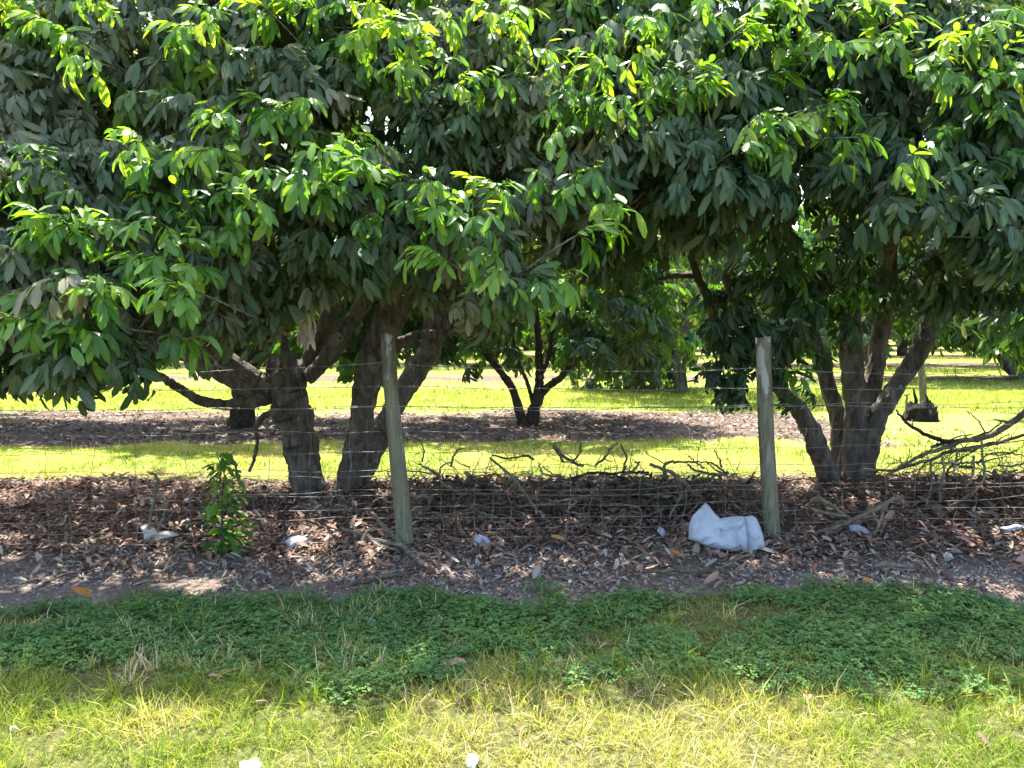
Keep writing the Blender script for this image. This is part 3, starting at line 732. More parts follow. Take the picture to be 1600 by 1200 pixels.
def far_tree(x, y, crowns, label, group, sc=1.0, yaw=None, st=None):
    t = thing('orchard_tree', (x, y, gz1(x, y)), label, 'tree', group)
    yw = gd.uniform(0, 6.28) if yaw is None else yaw
    B = Matrix.Rotation(yw, 4, 'Z') @ Matrix.Scale(sc, 4)
    BC = Matrix.Translation((0, .5 if y < 13 else 0, 0)) @ Matrix.Diagonal((1.3 * sc, .66 * sc, sc, 1)) @ Matrix.Rotation(math.pi * float(gd.integers(2)), 4, 'Z')
    o = bpy.data.objects.new('crown', crowns[gd.integers(len(crowns))]); COL.objects.link(o); o.parent = t; o.matrix_basis = BC; tag(o, kind='stuff')
    for k in (st or gd.choice(6, size=int(gd.integers(2, 4)), replace=False)):
        o = bpy.data.objects.new('trunk', ST[k]); COL.objects.link(o); o.parent = t; o.matrix_basis = B
    return t
far_tree(-3.95, 10.9, CR2, 'second-row tree glimpsed behind the low left limb of the big forked tree', 'orchard trees of the second row')
far_tree(2.6, 16.9, CR3[3:], 'low-crowned dark tree seen between the V-forked tree and the upright post', 'orchard trees of the third row', .52)
def seen_tree(bx, by, spec, label, group, sc=1.0, dx=0.0):
    b = on_ground(bx, by); t = thing('orchard_tree', (b.x, b.y, 0), label, 'tree', group)
    stems(t, spec, b.y, M['bark'])
    o = bpy.data.objects.new('crown', CR3[int(gd.integers(3))]); COL.objects.link(o); o.parent = t; o.matrix_basis = Matrix.Translation((dx, 0, .25)) @ Matrix.Diagonal((1.2 * sc, .8 * sc, sc, 1)); tag(o, kind='stuff')
seen_tree(1594, 592, [('trunk', [(1600,596,0,34),(1588,584,0,25),(1566,556,0,22),(1550,520,0,24),(1536,494,0,24),(1505,470,-.1,20),(1470,450,-.2,14)]), ('limb', [(1552,525,.1,12),(1568,500,.1,11),(1580,470,.1,9)]), ('limb', [(1590,588,.2,16),(1596,550,.2,14),(1598,510,.2,12)])], 'leaning thick-trunked tree across the grass at the right edge', 'orchard trees of the third row', 1.1, -.9)
seen_tree(1062, 614, [('trunk', [(1064,618,0,26),(1061,596,0,19),(1058,565,0,17),(1062,535,0,18),(1076,500,0,16),(1090,460,0,12)]), ('limb', [(1056,570,.1,9),(1048,545,.1,8),(1040,510,.1,7)]), ('trunk', [(1072,610,.3,9),(1069,580,.3,8),(1070,550,.3,7)])], 'upright grey-trunked tree across the grass left of the upright post', 'orchard trees of the third row', 1.0, .2)
far_tree(-8.6, 11.0, CR2, 'second-row tree at far left beyond the low hanging leaves', 'orchard trees of the second row')
far_tree(10.4, 11.8, CR2, 'second-row tree at far right beyond the brush heap', 'orchard trees of the second row')
for ri, ry in enumerate(ROWS[2:]):
    half = ry * 0.80 + 3
    x = -half + gd.uniform(0, 2)
    if ri == 0: x = 4.4 - 5.0 * math.ceil((4.4 + half) / 5.0)
    names = ['third-row orchard tree ', 'fourth-row orchard tree ', 'fifth-row orchard tree ', 'distant sixth-row orchard tree ', 'distant seventh-row orchard tree ', 'farthest single orchard tree ']
    while x < half:
        if ri == 0 and -14 < x < 6: x += 5.0; continue
        far_tree(x + gd.normal(0, .25), ry + gd.normal(0, .3), CR3, names[ri] + zone(800 + F_PX * x / ry, True), ['orchard trees of the third row', 'orchard trees of the fourth row', 'orchard trees of the fifth row', 'orchard trees of the sixth row', 'orchard trees of the seventh row', 'orchard trees of the eighth row'][ri], gd.uniform(.95, 1.2))
        x += 5.0 + gd.normal(0, .2)
# the grove closes the view as one mass
mb = MB(); n = 260
P = np.stack([gd.uniform(-75, 75, n), gd.uniform(62, 75, n), gd.uniform(0.2, 5.5, n)], 1)
scatter(mb, SPRIG[2, 'old'], P, euler_mats(gd.uniform(0, 6.28, n), gd.normal(0, .3, n), gd.normal(0, .3, n)), gd.uniform(10, 14, n), gd.uniform(.1, .5, n), gd.uniform(0, .4, n))
tag(mb.build('far_grove', M['leaf']), 'dark mass of far orchard foliage closing the view', 'grove', kind='stuff')
print('rows done')

# ------------------------------------------------------------------ ground cover
def blade_tpl(g, bend):
    t = Tpl(); w_ = 0.024
    V = np.array([[-w_, 0, 0], [w_, 0, 0], [-w_ * .8, bend * .28, .5], [w_ * .8, bend * .28, .5], [0, bend, .92]])
    t.add(V, [(0, 1, 3), (0, 3, 2), (2, 3, 4)], [0] * 5, .5); return t.fin()
def blade1(b):
    t = Tpl(); t.add(np.array([[-.055, 0, 0], [.055, 0, 0], [0, b, .92]]), [(0, 1, 2)], [0] * 3, .5); return t.fin()
BLADE1 = [blade1(b) for b in (.1, .4, .8, 1.2)]
BLADE = [blade_tpl(g0, b) for b in (.15, .35, .6, .9, 1.3)]
def weed_tpl(g):
    t = Tpl()
    for i in range(int(g.integers(7, 10))):
        a = g.uniform(0, 6.28); r = .055 * math.sqrt(g.random()); h = g.uniform(.02, .075) * (1 - r * 5)
        c = np.array([math.cos(a) * r, math.sin(a) * r, h]); yaw = g.uniform(0, 6.28)
        for k in range(3):
            q = yaw + k * 2.1 + g.normal(0, .2); L = g.uniform(.011, .019); d = np.array([math.cos(q), math.sin(q), g.uniform(-.25, .35)])
            m_ = c + d * L * .55; s_ = np.array([-math.sin(q), math.cos(q), 0]) * L * .40
            t.add(np.array([c, m_ - s_, m_ + s_, c + d * L]), [(0, 2, 1), (1, 2, 3)], [0] * 4, g.random())
    return t.fin()
WEED = [weed_tpl(g0) for _ in range(8)]
def region(n, x0, x1, y0, y1):
    return rng.uniform(x0, x1, n), rng.uniform(y0, y1, n)
def put_grass(mb, x, y, h, tint, spread=.25, flat=0.35, tp=None):
    n = len(x); P = np.stack([x, y, gz(x, y) - .004], 1)
    Rm = euler_mats(rng.uniform(0, 6.28, n), rng.normal(0, flat, n), rng.normal(0, flat, n))
    scatter(mb, tp or BLADE, P, Rm, h, np.clip(tint + rng.normal(0, spread, n), 0, 1), np.zeros(n), 0)
def visible(x, y, m=1.06): return np.abs(x) < (y * 0.70 + 0.35) * m

# mown verge at the roadside, sunlit, half dried
mb = MB()
x, y = region(185000, -3.1, 3.1, 2.1, 4.3); ok = visible(x, y); x, y = x[ok], y[ok]
dens = fbm(x * 1.6, y * 1.6, 61); dry = fbm(x * 1.1 + 4, y * 1.4, 66); fine = fbm(x * 7, y * 7, 64, 2)
front = 1 - sstep(3.0, 3.5, y + .6 * (dens - .5))
_, gr, _ = bands(x, y)
keep = (rng.random(len(x)) < (.30 + .70 * front) * sstep(.25, .6, gr) * (.35 + .9 * sstep(.32, .5, fine)))
x, y, dry, front, fine = x[keep], y[keep], dry[keep], front[keep], fine[keep]
h = np.clip(rng.lognormal(math.log(.040), .42, len(x)), .013, .11) * (.8 + .5 * fine) * (.7 + .3 * front)
put_grass(mb, x, y, h, .15 + .30 * sstep(.42, .62, dry) + .14 * front - .12 * sstep(.9, 2.4, x), .17, .55)
x, y = region(300, -2.9, 2.9, 2.8, 4.2); gr = bands(x, y)[1]; c = fbm(x * 1.3, y * 1.3, 71)
k = (gr > .5) & (c > .5)
xs, ys = np.repeat(x[k], 26), np.repeat(y[k], 26)
xs = xs + rng.normal(0, .03, len(xs)); ys = ys + rng.normal(0, .03, len(ys))
put_grass(mb, xs, ys, np.clip(rng.lognormal(math.log(.06), .35, len(xs)), .025, .13), np.repeat(rng.choice([.15, .25, .3, .4, .8, .92], k.sum()), 26), .08, .32)
x, y = region(240, -2.9, 2.9, 3.05, 3.85); c = fbm(x * 1.1, y * 1.5, 73); k = c > .5
xs, ys = np.repeat(x[k], 30), np.repeat(y[k], 30); xs = xs + rng.normal(0, .022, len(xs)); ys = ys + rng.normal(0, .022, len(ys))
put_grass(mb, xs, ys, np.clip(rng.lognormal(math.log(.06), .35, len(xs)), .025, .12), .84, .09, .22)
tag(mb.build('verge_grass', M['grass']), 'mown half-dry grass on the verge in the foreground', 'grass', kind='stuff')
# creeping green weeds in the shade
mb = MB()
x, y = region(16500, -3.3, 3.3, 2.75, 4.6); ok = visible(x, y); x, y = x[ok], y[ok]
gr = bands(x, y)[1]; c = .55 * fbm(x * 1.25, y * 1.7, 81) + .45 * fbm(x * 4, y * 5, 82, 2); back = sstep(2.98, 3.45, y + 1.0 * (fbm(x * .9, y * .9, 88) - .5))
k = (rng.random(len(x)) < back * sstep(.3, .7, gr) * sstep(.34, .50, c))
x, y, c = x[k], y[k], c[k]; n = len(x)
scatter(mb, WEED, np.stack([x, y, gz(x, y)], 1), euler_mats(rng.uniform(0, 6.28, n), rng.normal(0, .2, n), rng.normal(0, .2, n)), rng.uniform(.6, 1.0, n) + .35 * sstep(.45, .75, fbm(x * 2.4, y * 2.4, 86, 2)), np.clip(.2 + .6 * fbm(x * 3, y * 3, 84, 2) + rng.normal(0, .08, n), 0, 1), np.zeros(n), .5)
tag(mb.build('creeping_weeds', M['weed']), 'low creeping green weeds in the shaded strip', 'weeds', kind='stuff')
# alley grass
mb = MB()
x, y = region(90000, -7.5, 7.5, 7.3, 10.2); ok = visible(x, y); x, y = x[ok], y[ok]
gr = bands(x, y)[1]; c = fbm(x * 1.5, y * 1.5, 91); k = rng.random(len(x)) < sstep(.35, .8, gr) * sstep(.3, .55, c + .1)
x, y, c = x[k], y[k], c[k]
put_grass(mb, x, y, np.clip(rng.lognormal(math.log(.04), .4, len(x)), .015, .13), .16 + .55 * sstep(.35, .65, fbm(x * 1.3, y * 2.2, 95)) + .3 * sstep(8.0, 7.2, y), .16, .5, BLADE1)
x, y = region(105000, -13, 13, 12.6, 17); ok = visible(x, y); x, y = x[ok], y[ok]
k = rng.random(len(x)) < sstep(.3, .8, bands(x, y)[1]); x, y = x[k], y[k]
put_grass(mb, x, y, np.clip(rng.lognormal(math.log(.06), .4, len(x)), .03, .2), .10 + .5 * fbm(x * .8, y * .8, 97), .13, .4, BLADE1)
x, y = region(65000, -22, 22, 17, 34); ok = visible(x, y); x, y = x[ok], y[ok]
k = rng.random(len(x)) < sstep(.3, .8, bands(x, y)[1]); x, y = x[k], y[k]
put_grass(mb, x, y, np.clip(rng.lognormal(math.log(.10), .4, len(x)), .04, .3), .10 + .5 * fbm(x * .6, y * .6, 98), .13, .4, BLADE1)
tag(mb.build('alley_grass', M['grass']), 'sunlit yellow-green grass in the alleys between the tree rows', 'grass', kind='stuff')
print('grass done')

# fallen leaves
def dry_tpl(g, lod=8):
    t = Tpl(); L = 1.0
    v, f, rb = leaflet((-.5, 0, 0), (1, 0, g.normal(0, .1)), (0, g.normal(0, .2), 1), L, g.uniform(.24, .44), g.uniform(-.45, .5), g.uniform(0, .95), lod)
    v[:, 2] -= v[:, 2].min(); t.add(v, f, rb, .5); return t.fin()
DRY = [dry_tpl(g0, 12) for _ in range(8)]; DRY8 = [dry_tpl(g0, 8) for _ in range(8)]; DRY2 = [dry_tpl(g0, 2) for _ in range(5)]
mb = MB()
def put_dry(x, y, size, tint, tp, dz=0.0, tilt=.22, yg=0.0):
    n = len(x)
    scatter(mb, tp, np.stack([x, y, gz(x, y) + dz + np.zeros(n)], 1), euler_mats(rng.uniform(0, 6.28, n), rng.normal(0, tilt, n), rng.normal(0, tilt, n)), size, np.clip(tint, 0, 1), np.zeros(n) + yg, 0)
x, y = region(36000, -5.4, 5.4, 4.3, 7.5); ok = visible(x, y); x, y = x[ok], y[ok]
lit = bands(x, y)[0]; k = rng.random(len(x)) < .03 + .97 * lit + .35 * sstep(4.45, 4.7, y) * (y < 6); x, y = x[k], y[k]
red = fbm(x * 1.2, y * 1.2, 101, 2); n = len(x)
tn = np.where(rng.random(n) < .12 + .28 * sstep(5.2, 4.8, y), rng.uniform(.72, .95, n), np.clip(.08 + .40 * red + rng.normal(0, .13, n) + .10 * sstep(5.8, 5.2, y), 0, .68))
put_dry(x, y, np.clip(rng.lognormal(math.log(.056), .36, n), .022, .12), tn, DRY8, rng.uniform(0, .03, n))
x, y = region(26000, -4.2, 4.2, 4.05, 5.6); ok = visible(x, y); x, y = x[ok], y[ok]       # crumbled bits on the soil
lit, gr, di = bands(x, y); k = rng.random(len(x)) < np.clip(.15 + lit + di * .7 - gr, .02, 1) * sstep(.25, .6, fbm(x * 2.5, y * 2.5, 108)); x, y = x[k], y[k]; n = len(x)
put_dry(x, y, rng.uniform(.015, .06, n), np.where(rng.random(n) < .5, rng.uniform(.7, .95, n), rng.uniform(.05, .6, n)), DRY2, rng.uniform(0, .01, n), .3)
x, y = region(16000, -10, 10, 9.0, 13.4); ok = visible(x, y); x, y = x[ok], y[ok]
k = rng.random(len(x)) < bands(x, y)[0]; x, y = x[k], y[k]; n = len(x)
put_dry(x, y, rng.uniform(.05, .10, n), rng.choice([.1, .2, .3, .8, .85], n), DRY2, .004, .15)
x, y = region(170, -3, 3, 2.6, 4.4); ok = visible(x, y); x, y = x[ok], y[ok]; n = len(x)   # strays in the grass
put_dry(x, y, rng.uniform(.03, .07, n), rng.uniform(.2, .6, n), DRY8, .015)
tag(mb.build('leaf_litter', M['litter']), 'thick bed of dry brown and grey leaves under the trees', 'leaf litter', kind='stuff')
# single big leaves on top of the litter
red_mesh = []
for b in (.42, .52, .6, .66, .82):
    for t in DRY[:5]:
        m_ = MB(); m_.add(t.v, t.f, b, 0, t.rib); red_mesh.append(m_.mesh('fallen_leaf', M['litter']))
cnt = 0
while cnt < 230:
    px, py = rng.uniform(-10, 1610), rng.triangular(770, 850, 925)
    q = on_ground(px, py, .03)
    if bands([q.x], [q.y])[1][0] > .3: continue
    o = link('fallen_leaf', red_mesh[rng.integers(len(red_mesh))])
    sc = float(np.clip(rng.lognormal(math.log(.082), .22), .055, .125))
    o.matrix_basis = Matrix.Translation((q.x, q.y, gz1(q.x, q.y) + rng.uniform(.012, .035))) @ Matrix.Rotation(rng.uniform(0, 6.28), 4, 'Z') @ Matrix.Rotation(rng.normal(0, .35), 4, 'Y') @ Matrix.Rotation(rng.normal(0, .35), 4, 'X') @ Matrix.Scale(sc, 4)
    tag(o, 'large curled dry leaf on the litter ' + zone(px), 'leaf', 'large dry leaves on the litter strip'); cnt += 1
for (px, py, yg, tn, lab) in [(131, 931, 1, .1, 'orange fallen leaf on the gravel at the far left'), (1356, 921, 1, .3, 'orange fallen leaf on bare soil right of the upright post'), (872, 850, 1, .9, 'yellow fallen leaf on the litter midway between the posts'), (1058, 880, 1, .2, 'orange fallen leaf left of the white sack'), (955, 830, 0, .55, 'largest red-brown fallen leaf, midway between the posts'), (1110, 913, 0, .45, 'red-brown fallen leaf on bare soil below the sack'), (710, 1045, 0, .6, 'brown fallen leaf among the weeds below the leaning post')]:
    q = on_ground(px, py, .03); m_ = MB(); t = DRY[rng.integers(8)]; m_.add(t.v, t.f, tn, yg, t.rib)
    o = link('fallen_leaf', m_.mesh('fallen_leaf', M['litter'])); o.matrix_basis = Matrix.Translation((q.x, q.y, gz1(q.x, q.y) + .035)) @ Matrix.Rotation(rng.normal(.2, .5), 4, 'Z') @ Matrix.Rotation(.35, 4, 'X') @ Matrix.Scale(.15 if px == 955 else .11, 4)
    tag(o, lab, 'leaf')
# gravel in the soil
mb = MB(); oc = Tpl(); oc.add(np.array([[1, .2, -.3], [-.2, 1, -.3], [-1, -.2, -.3], [.2, -1, -.3], [.1, 0, .7]], float), [(0, 1, 4), (1, 2, 4), (2, 3, 4), (3, 0, 4)], [0] * 5, .5); oc.fin()
x, y = region(26000, -4, 4, 3.6, 5.1); ok = visible(x, y); x, y = x[ok], y[ok]
lit, gr, di = bands(x, y); k = rng.random(len(x)) < np.clip(di * 1.0 + .06, 0, 1) * sstep(.35, .6, fbm(x * 1.5, y * 1.5, 120)); x, y = x[k], y[k]; n = len(x)
scatter(mb, [oc], np.stack([x, y, gz(x, y) + .002], 1), euler_mats(rng.uniform(0, 6, n), rng.normal(0, .6, n), rng.normal(0, .6, n)), np.clip(rng.lognormal(math.log(.006), .4, n), .003, .018), rng.random(n), np.zeros(n), 0)
x, y = region(2600, -1.7, -.4, 5.6, 6.6); n = len(x); k = rng.random(n) < sstep(.45, .6, fbm(x * 1.5, y * 1.5, 125)); x, y = x[k], y[k]; n = len(x)
scatter(mb, [oc], np.stack([x, y, gz(x, y) + .02], 1), euler_mats(rng.uniform(0, 6, n), rng.normal(0, .6, n), rng.normal(0, .6, n)), rng.uniform(.006, .016, n), rng.random(n), np.zeros(n), 0)
tag(mb.build('gravel', M['gravel'], smooth=False), 'loose pale gravel in the bare soil', 'gravel', kind='stuff')
print('litter done')

# ------------------------------------------------------------------ the wire fence
pL, pR = on_ground(632, 852), on_ground(1206, 840)
fence_y = lambda x: pL.y + (pR.y - pL.y) * (x - pL.x) / (pR.x - pL.x)
fence = thing('wire_fence', (pL.x, pL.y, 0), 'rusty barbed and woven wire fence on weathered round posts', 'fence')
def fence_post(bx, by, top, r0, r1, label, seed):
    h = top.z; n = 26; seg = 20; m_ = MB(); V = []; A = []
    ang = np.linspace(0, 2 * math.pi, seg, endpoint=False)
    for i in range(n + 1):
        u = i / n; z = -.12 + (h + .12) * u; f = z / h
        c = np.array([bx + (top.x - bx) * f + .006 * math.sin(5 * u + seed), by + (top.y - by) * f, z])
        r = (r0 + (r1 - r0) * u) * (1 + .06 * (noise2(np.cos(ang) * 1.2 + seed, np.sin(ang) * 1.2 + u * 3, seed) - .5) * 2 + .03 * (noise2(ang * 5, ang * 0 + u * 2, seed + 3) - .5))
        dz = (noise2(np.cos(ang) * 2, np.sin(ang) * 2, seed + 9) - .5) * .03 if i == n else 0
        V.append(np.stack([c[0] + np.cos(ang) * r, c[1] + np.sin(ang) * r, c[2] + dz + np.zeros(seg)], 1)); A += [max(0, f)] * seg
    V.append(np.array([[top.x, top.y, h - .006]])); A.append(1.0)
    F = []
    for i in range(n):
        for j in range(seg):
            a, b = i * seg + j, i * seg + (j + 1) % seg; F += [(a, b, b + seg), (a, b + seg, a + seg)]
    F += [(n * seg + j, n * seg + (j + 1) % seg, (n + 1) * seg) for j in range(seg)]
    m_.add(np.concatenate(V), F, np.array(A)); o = m_.build('post', M['post'], fence); o['label'] = label
    return o
topL, topR = at(606, 522, pL.y - .02), at(1192, 527, pR.y - .02)
POSTS = [(pL, topL, .059, .049, 'leaning grey-green post with peeling pale top', 1), (pR, topR, .060, .051, 'upright grey-green post beside the white sack', 2)]
for (b, t, r0, r1, lab, sd) in POSTS: fence_post(b.x, b.y, t, r0, r1, lab, sd)
for sd, xx in ((5, -4.35), (6, 5.35)):
    fence_post(xx, fence_y(xx), Vector((xx + .03, fence_y(xx), 1.42)), .058, .05, 'weathered post past the edge of the frame', sd)
KN = [-4.35, pL.x, pR.x, 5.35]
def lean_x(x, z):   # wires are stapled to the camera side of the posts
    return 0
def post_face(z):
    fl = z / topL.z; fr = z / topR.z
    return [(-4.35, fence_y(-4.35) - .06), (pL.x + (topL.x - pL.x) * fl, pL.y - .058), (pR.x + (topR.x - pR.x) * fr, pR.y - .058), (5.35, fence_y(5.35) - .06)]
def wire(name, zs, sag, wob, r, barbs, seed):
    g = np.random.default_rng(seed); m_ = MB(); P = []
    pf = [post_face(z) for z in zs]
    for k in range(3):
        (x0, y0), (x1, y1) = pf[k][k], pf[k + 1][k + 1]
        nseg = int((x1 - x0) / .09)
        for i in range(nseg):
            u = i / nseg
            P.append((x0 + (x1 - x0) * u, y0 + (y1 - y0) * u + wob * .5 * (noise2([seed * 3.3 + (x0 + (x1 - x0) * u) * 2.2], [4.0], seed)[0] - .5) * math.sin(math.pi * u),
                      zs[k] + (zs[k + 1] - zs[k]) * u - sag * 4 * u * (1 - u) + wob * (noise2([(x0 + (x1 - x0) * u) * 2.6], [seed * 1.7], seed)[0] - .5) * min(1, 8 * u, 8 * (1 - u))))
    (x1, y1) = pf[3][3]; P.append((x1, y1, zs[3])); P = np.array(P)
    tube(m_, P, np.full(len(P), r), 4, 1, seed=seed, cap=False, tint=.5)
    if barbs:
        s = np.concatenate([[0], np.cumsum(np.linalg.norm(np.diff(P, axis=0), axis=1))])
        for d in np.arange(.05, s[-1], .125):
            c = np.array([np.interp(d, s, P[:, q]) for q in range(3)])
            for _ in range(2):
                v = nrm(np.array([g.normal(0, .5), g.normal(), g.normal()])) * .014
                tube(m_, [c - v, c + v], [r * .8, r * .5], 3, 1, cap=False)
    m_.build(name, M['wire'], fence); return P
wire('barbed_wire', [1.22, 1.27, 1.22, 1.20], .05, .02, .0023, True, 11)
wire('barbed_wire', [1.10, 1.11, 1.08, 1.08], .02, .02, .0023, True, 12)
wire('barbed_wire', [.99, .97, .955, .93], .015, .02, .0023, True, 13)
wire('barbed_wire', [.955, .975, .97, 1.0], .03, .05, .0019, True, 14)
LW = []
for i, z in enumerate([.80, .665, .545, .50, .405, .365, .285, .21, .135, .06]):
    LW.append(wire('line_wire', [z + .02, z, z - .005, z + .01], .012, .035, .0016, False, 30 + i))
xs = np.arange(-4.2, 5.3, .285)
for i, xx in enumerate(xs):
    if min(abs(xx - k) for k in KN) < .1: continue
    g = np.random.default_rng(500 + i); x = xx + g.normal(0, .03); P = []
    for L in LW:
        j = np.argmin(np.abs(L[:, 0] - x)); x += g.normal(0, .012); P.append((x, np.interp(x, L[:, 0], L[:, 1]) - .001, np.interp(x, L[:, 0], L[:, 2])))
    m_ = MB(); tube(m_, P, [.0017] * len(P), 4, 3, wob=.003, seed=i, cap=False); m_.build('stay_wire', M['wire'], fence)
    if i % 2 == 0:    # lower half carries closer stays
        P2 = [(p[0] + .14 + g.normal(0, .01), p[1], p[2]) for p in P[4:]]
        m_ = MB(); tube(m_, P2, [.0015] * len(P2), 4, 3, wob=.003, seed=i + 90, cap=False); m_.build('stay_wire', M['wire'], fence)

# ------------------------------------------------------------------ dead branches and brush
def stick(name, pts, label, mat, cat='branch', group=None, seed=0, twigs=0):
    """pts: (px,py,Y or None for on the ground, width_px)"""
    P, r = [], []
    for (px, py, Y, wd) in pts:
        if Y is None:
            p = on_ground(px, py, .02); p.z = gz1(p.x, p.y) + .5 * wd * p.y / F_PX + .03; 
        else: p = at(px, py, Y)
        P.append(p); r.append(max(.0024, wd * .45 * p.y / F_PX))
    m_ = MB(); tube(m_, P, r, 7, 5, wob=.004, lump=.18, seed=seed)
    g = np.random.default_rng(seed + 5)
    for _ in range(twigs):
        i = g.integers(1, len(P)); u = g.random(); a = P[i - 1] * (1 - u) + P[i] * u
        d = Vector((g.normal(0, .5), g.normal(0, .3), g.uniform(-.2, .8))).normalized() * g.uniform(.08, .25)
        rr = max(.002, r[i] * .4); tube(m_, [a, a + d * .5 + Vector(g.normal(0, .015, 3)), a + d], [rr, rr * .8, rr * .5], 5, 3, wob=.004, seed=seed)
    o = m_.build(name, mat); return tag(o, label, cat, group)
stick('fallen_branch', [(660,886,None,9),(625,855,None,11),(602,825,4.95,8),(581,801,4.9,6)], 'forked grey stick leaning up at the foot of the leaning post', M['palewood'], seed=1)
stick('fallen_branch', [(632,858,None,9),(590,850,None,8),(555,838,None,7),(533,829,None,5)], 'grey stick lying left of the foot of the leaning post', M['palewood'], seed=2)
stick('fallen_branch', [(535,918,None,6),(580,910,None,8),(620,901,None,8),(655,897,None,6)], 'brown stick lying flat at the edge of the weeds below the leaning post', M['deadwood'], seed=3)
stick('fallen_branch', [(985,882,None,4),(1020,875,None,5),(1062,866,None,4)], 'thin curved stick on the soil left of the white sack', M['palewood'], seed=4)
stick('fallen_branch', [(1005,903,None,7),(1050,901,None,8),(1095,902,None,7),(1125,899,None,5)], 'grey stick half buried in bare soil below the white sack', M['deadwood'], seed=5)
stick('fallen_branch', [(1120,896,None,4),(1150,884,None,5),(1180,868,None,5)], 'thin stick just below the white sack', M['palewood'], seed=6)
stick('fallen_branch', [(1365,894,None,7),(1395,893,None,8),(1428,896,None,6)], 'short thick grey stick on the soil at right', M['palewood'], seed=7)
stick('fallen_branch', [(1345,893,None,3),(1346,878,4.9,3),(1345,862,4.9,3)], 'small upright twig beside the short thick stick', M['palewood'], seed=8)
stick('fallen_branch', [(1271,844,None,6),(1326,815,5.1,8),(1381,787,5.15,7),(1412,775,5.15,5)], 'pale branch crossing another right of the upright post', M['palewood'], seed=9)
stick('fallen_branch', [(1278,775,5.3,6),(1302,792,5.25,6),(1328,810,5.2,6)], 'short pale branch propped on the crossing branch', M['palewood'], seed=10)
stick('fallen_branch', [(1266,793,5.25,6),(1319,808,5.18,6),(1372,808,5.2,4)], 'pale branch lying level behind the crossing branch', M['palewood'], seed=11)
stick('fallen_branch', [(1386,787,5.3,6),(1375,815,5.2,5),(1366,845,None,4)], 'bleached twig standing at the end of the crossing branch', M['palewood'], seed=12)
stick('fallen_branch', [(1640,618,5.75,12),(1600,646,5.7,11),(1548,680,5.7,10),(1500,690,5.75,8),(1440,712,5.8,6),(1398,735,5.85,5),(1358,764,5.9,4)], 'longest bare bough sloping down from the right edge', M['deadwood'], seed=13, twigs=6)
stick('fallen_branch', [(1400,640,6.4,3),(1415,660,6.3,5),(1450,680,6.2,7),(1480,690,6.1,8),(1530,688,6.0,8)], 'thin dark bough arching over the right brush heap', M['darkwood'], seed=14, twigs=4)
stick('fallen_branch', [(1348,733,6.2,4),(1390,735,6.1,5),(1440,722,6.0,6),(1500,702,5.9,6),(1560,692,5.85,6),(1620,672,5.8,5)], 'grey bough lying along the top of the right brush heap', M['deadwood'], seed=15, twigs=9)
for i, (x, y0, y1) in enumerate([(1472, 716, 785), (1495, 705, 745), (1521, 712, 762), (1533, 690, 775), (1455, 720, 790)]):
    stick('hanging_twig', [(x, y0, 5.75, 4), (x + rng.normal(0, 4), (y0 * 2 + y1) / 3, 5.72, 4), (x + rng.normal(0, 5), (y0 + y1 * 2) / 3, 5.7, 4), (x + rng.normal(0, 7), y1, 5.68, 3)], 'pale crooked twig hanging from the right brush heap', M['palewood'], 'twig', 'pale twigs hanging from the right brush heap', 20 + i)
# the long brush heap between the posts
named = [
    ([(765,715,5.75,6),(800,745,5.7,8),(825,778,5.6,8),(850,808,5.5,7),(872,828,5.45,5)], 'pale green branch slanting down the left part of the brush heap', M['palewood'], 4),
    ([(1015,725,6.0,9),(1050,740,5.95,10),(1070,755,5.9,9),(1085,772,5.85,9),(1100,778,5.8,6)], 'thick crooked grey branch on the right of the brush heap', M['palewood'], 2),
    ([(1098,778,5.7,6),(1078,800,5.6,6),(1048,815,5.5,5),(1025,832,5.45,4)], 'slim branch running down to the litter left of the sack', M['deadwood'], 2),
    ([(1068,770,5.75,6),(1056,790,5.65,6),(1045,812,5.55,5)], 'straight upright stick left of the white sack', M['palewood'], 0),
    ([(965,760,5.9,7),(1010,757,5.85,8),(1035,765,5.8,7),(1060,785,5.75,6)], 'arched grey branch in the middle of the brush heap', M['deadwood'], 2),
    ([(880,722,6.1,7),(870,703,6.15,8),(866,698,6.2,6),(890,720,6.1,8),(912,728,6.05,7)], 'hooked dark branch on top of the brush heap', M['deadwood'], 3),
    ([(768,712,6.1,4),(795,716,6.1,5),(822,712,6.1,5),(834,718,6.1,6)], 'level dark branch on top of the brush heap', M['deadwood'], 2),
    ([(705,730,6.1,5),(708,715,6.1,5),(715,703,6.1,4),(725,700,6.1,3)], 'dark twig standing up near the leaning post', M['deadwood'], 1),
    ([(660,722,6.1,5),(662,705,6.1,4),(656,690,6.1,3)], 'small dark twig right beside the leaning post', M['deadwood'], 2),
    ([(930,728,6.1,6),(945,715,6.1,6),(955,700,6.1,5),(965,690,6.1,4)], 'dark branch curving up from the top of the heap', M['deadwood'], 2),
    ([(975,735,6.1,5),(977,712,6.1,5),(970,695,6.1,4)], 'crooked dark twig standing up from the top of the heap', M['deadwood'], 1),
    ([(895,722,6.1,5),(905,708,6.1,5),(908,690,6.1,4)], 'thin dark twig bent upright on the heap', M['deadwood'], 1),
    ([(1128,730,5.9,5),(1122,715,5.9,4),(1116,703,5.9,3)], 'short dark twig standing left of the upright post', M['deadwood'], 0),
    ([(1100,732,5.9,5),(1085,720,5.9,4),(1076,712,5.9,3)], 'slanted dark twig above the thick crooked branch', M['deadwood'], 0),
    ([(1122,748,5.75,5),(1145,765,5.7,6),(1170,783,5.65,5)], 'brownish stick slanting behind the upright post', M['redwood'], 0),
]
for i, (pts, lab, mt, tw_) in enumerate(named): stick('dead_branch', [(a, b, c, d * .72) for a, b, c, d in pts], lab, mt, seed=40 + i, twigs=tw_ + 1)
g = np.random.default_rng(77)
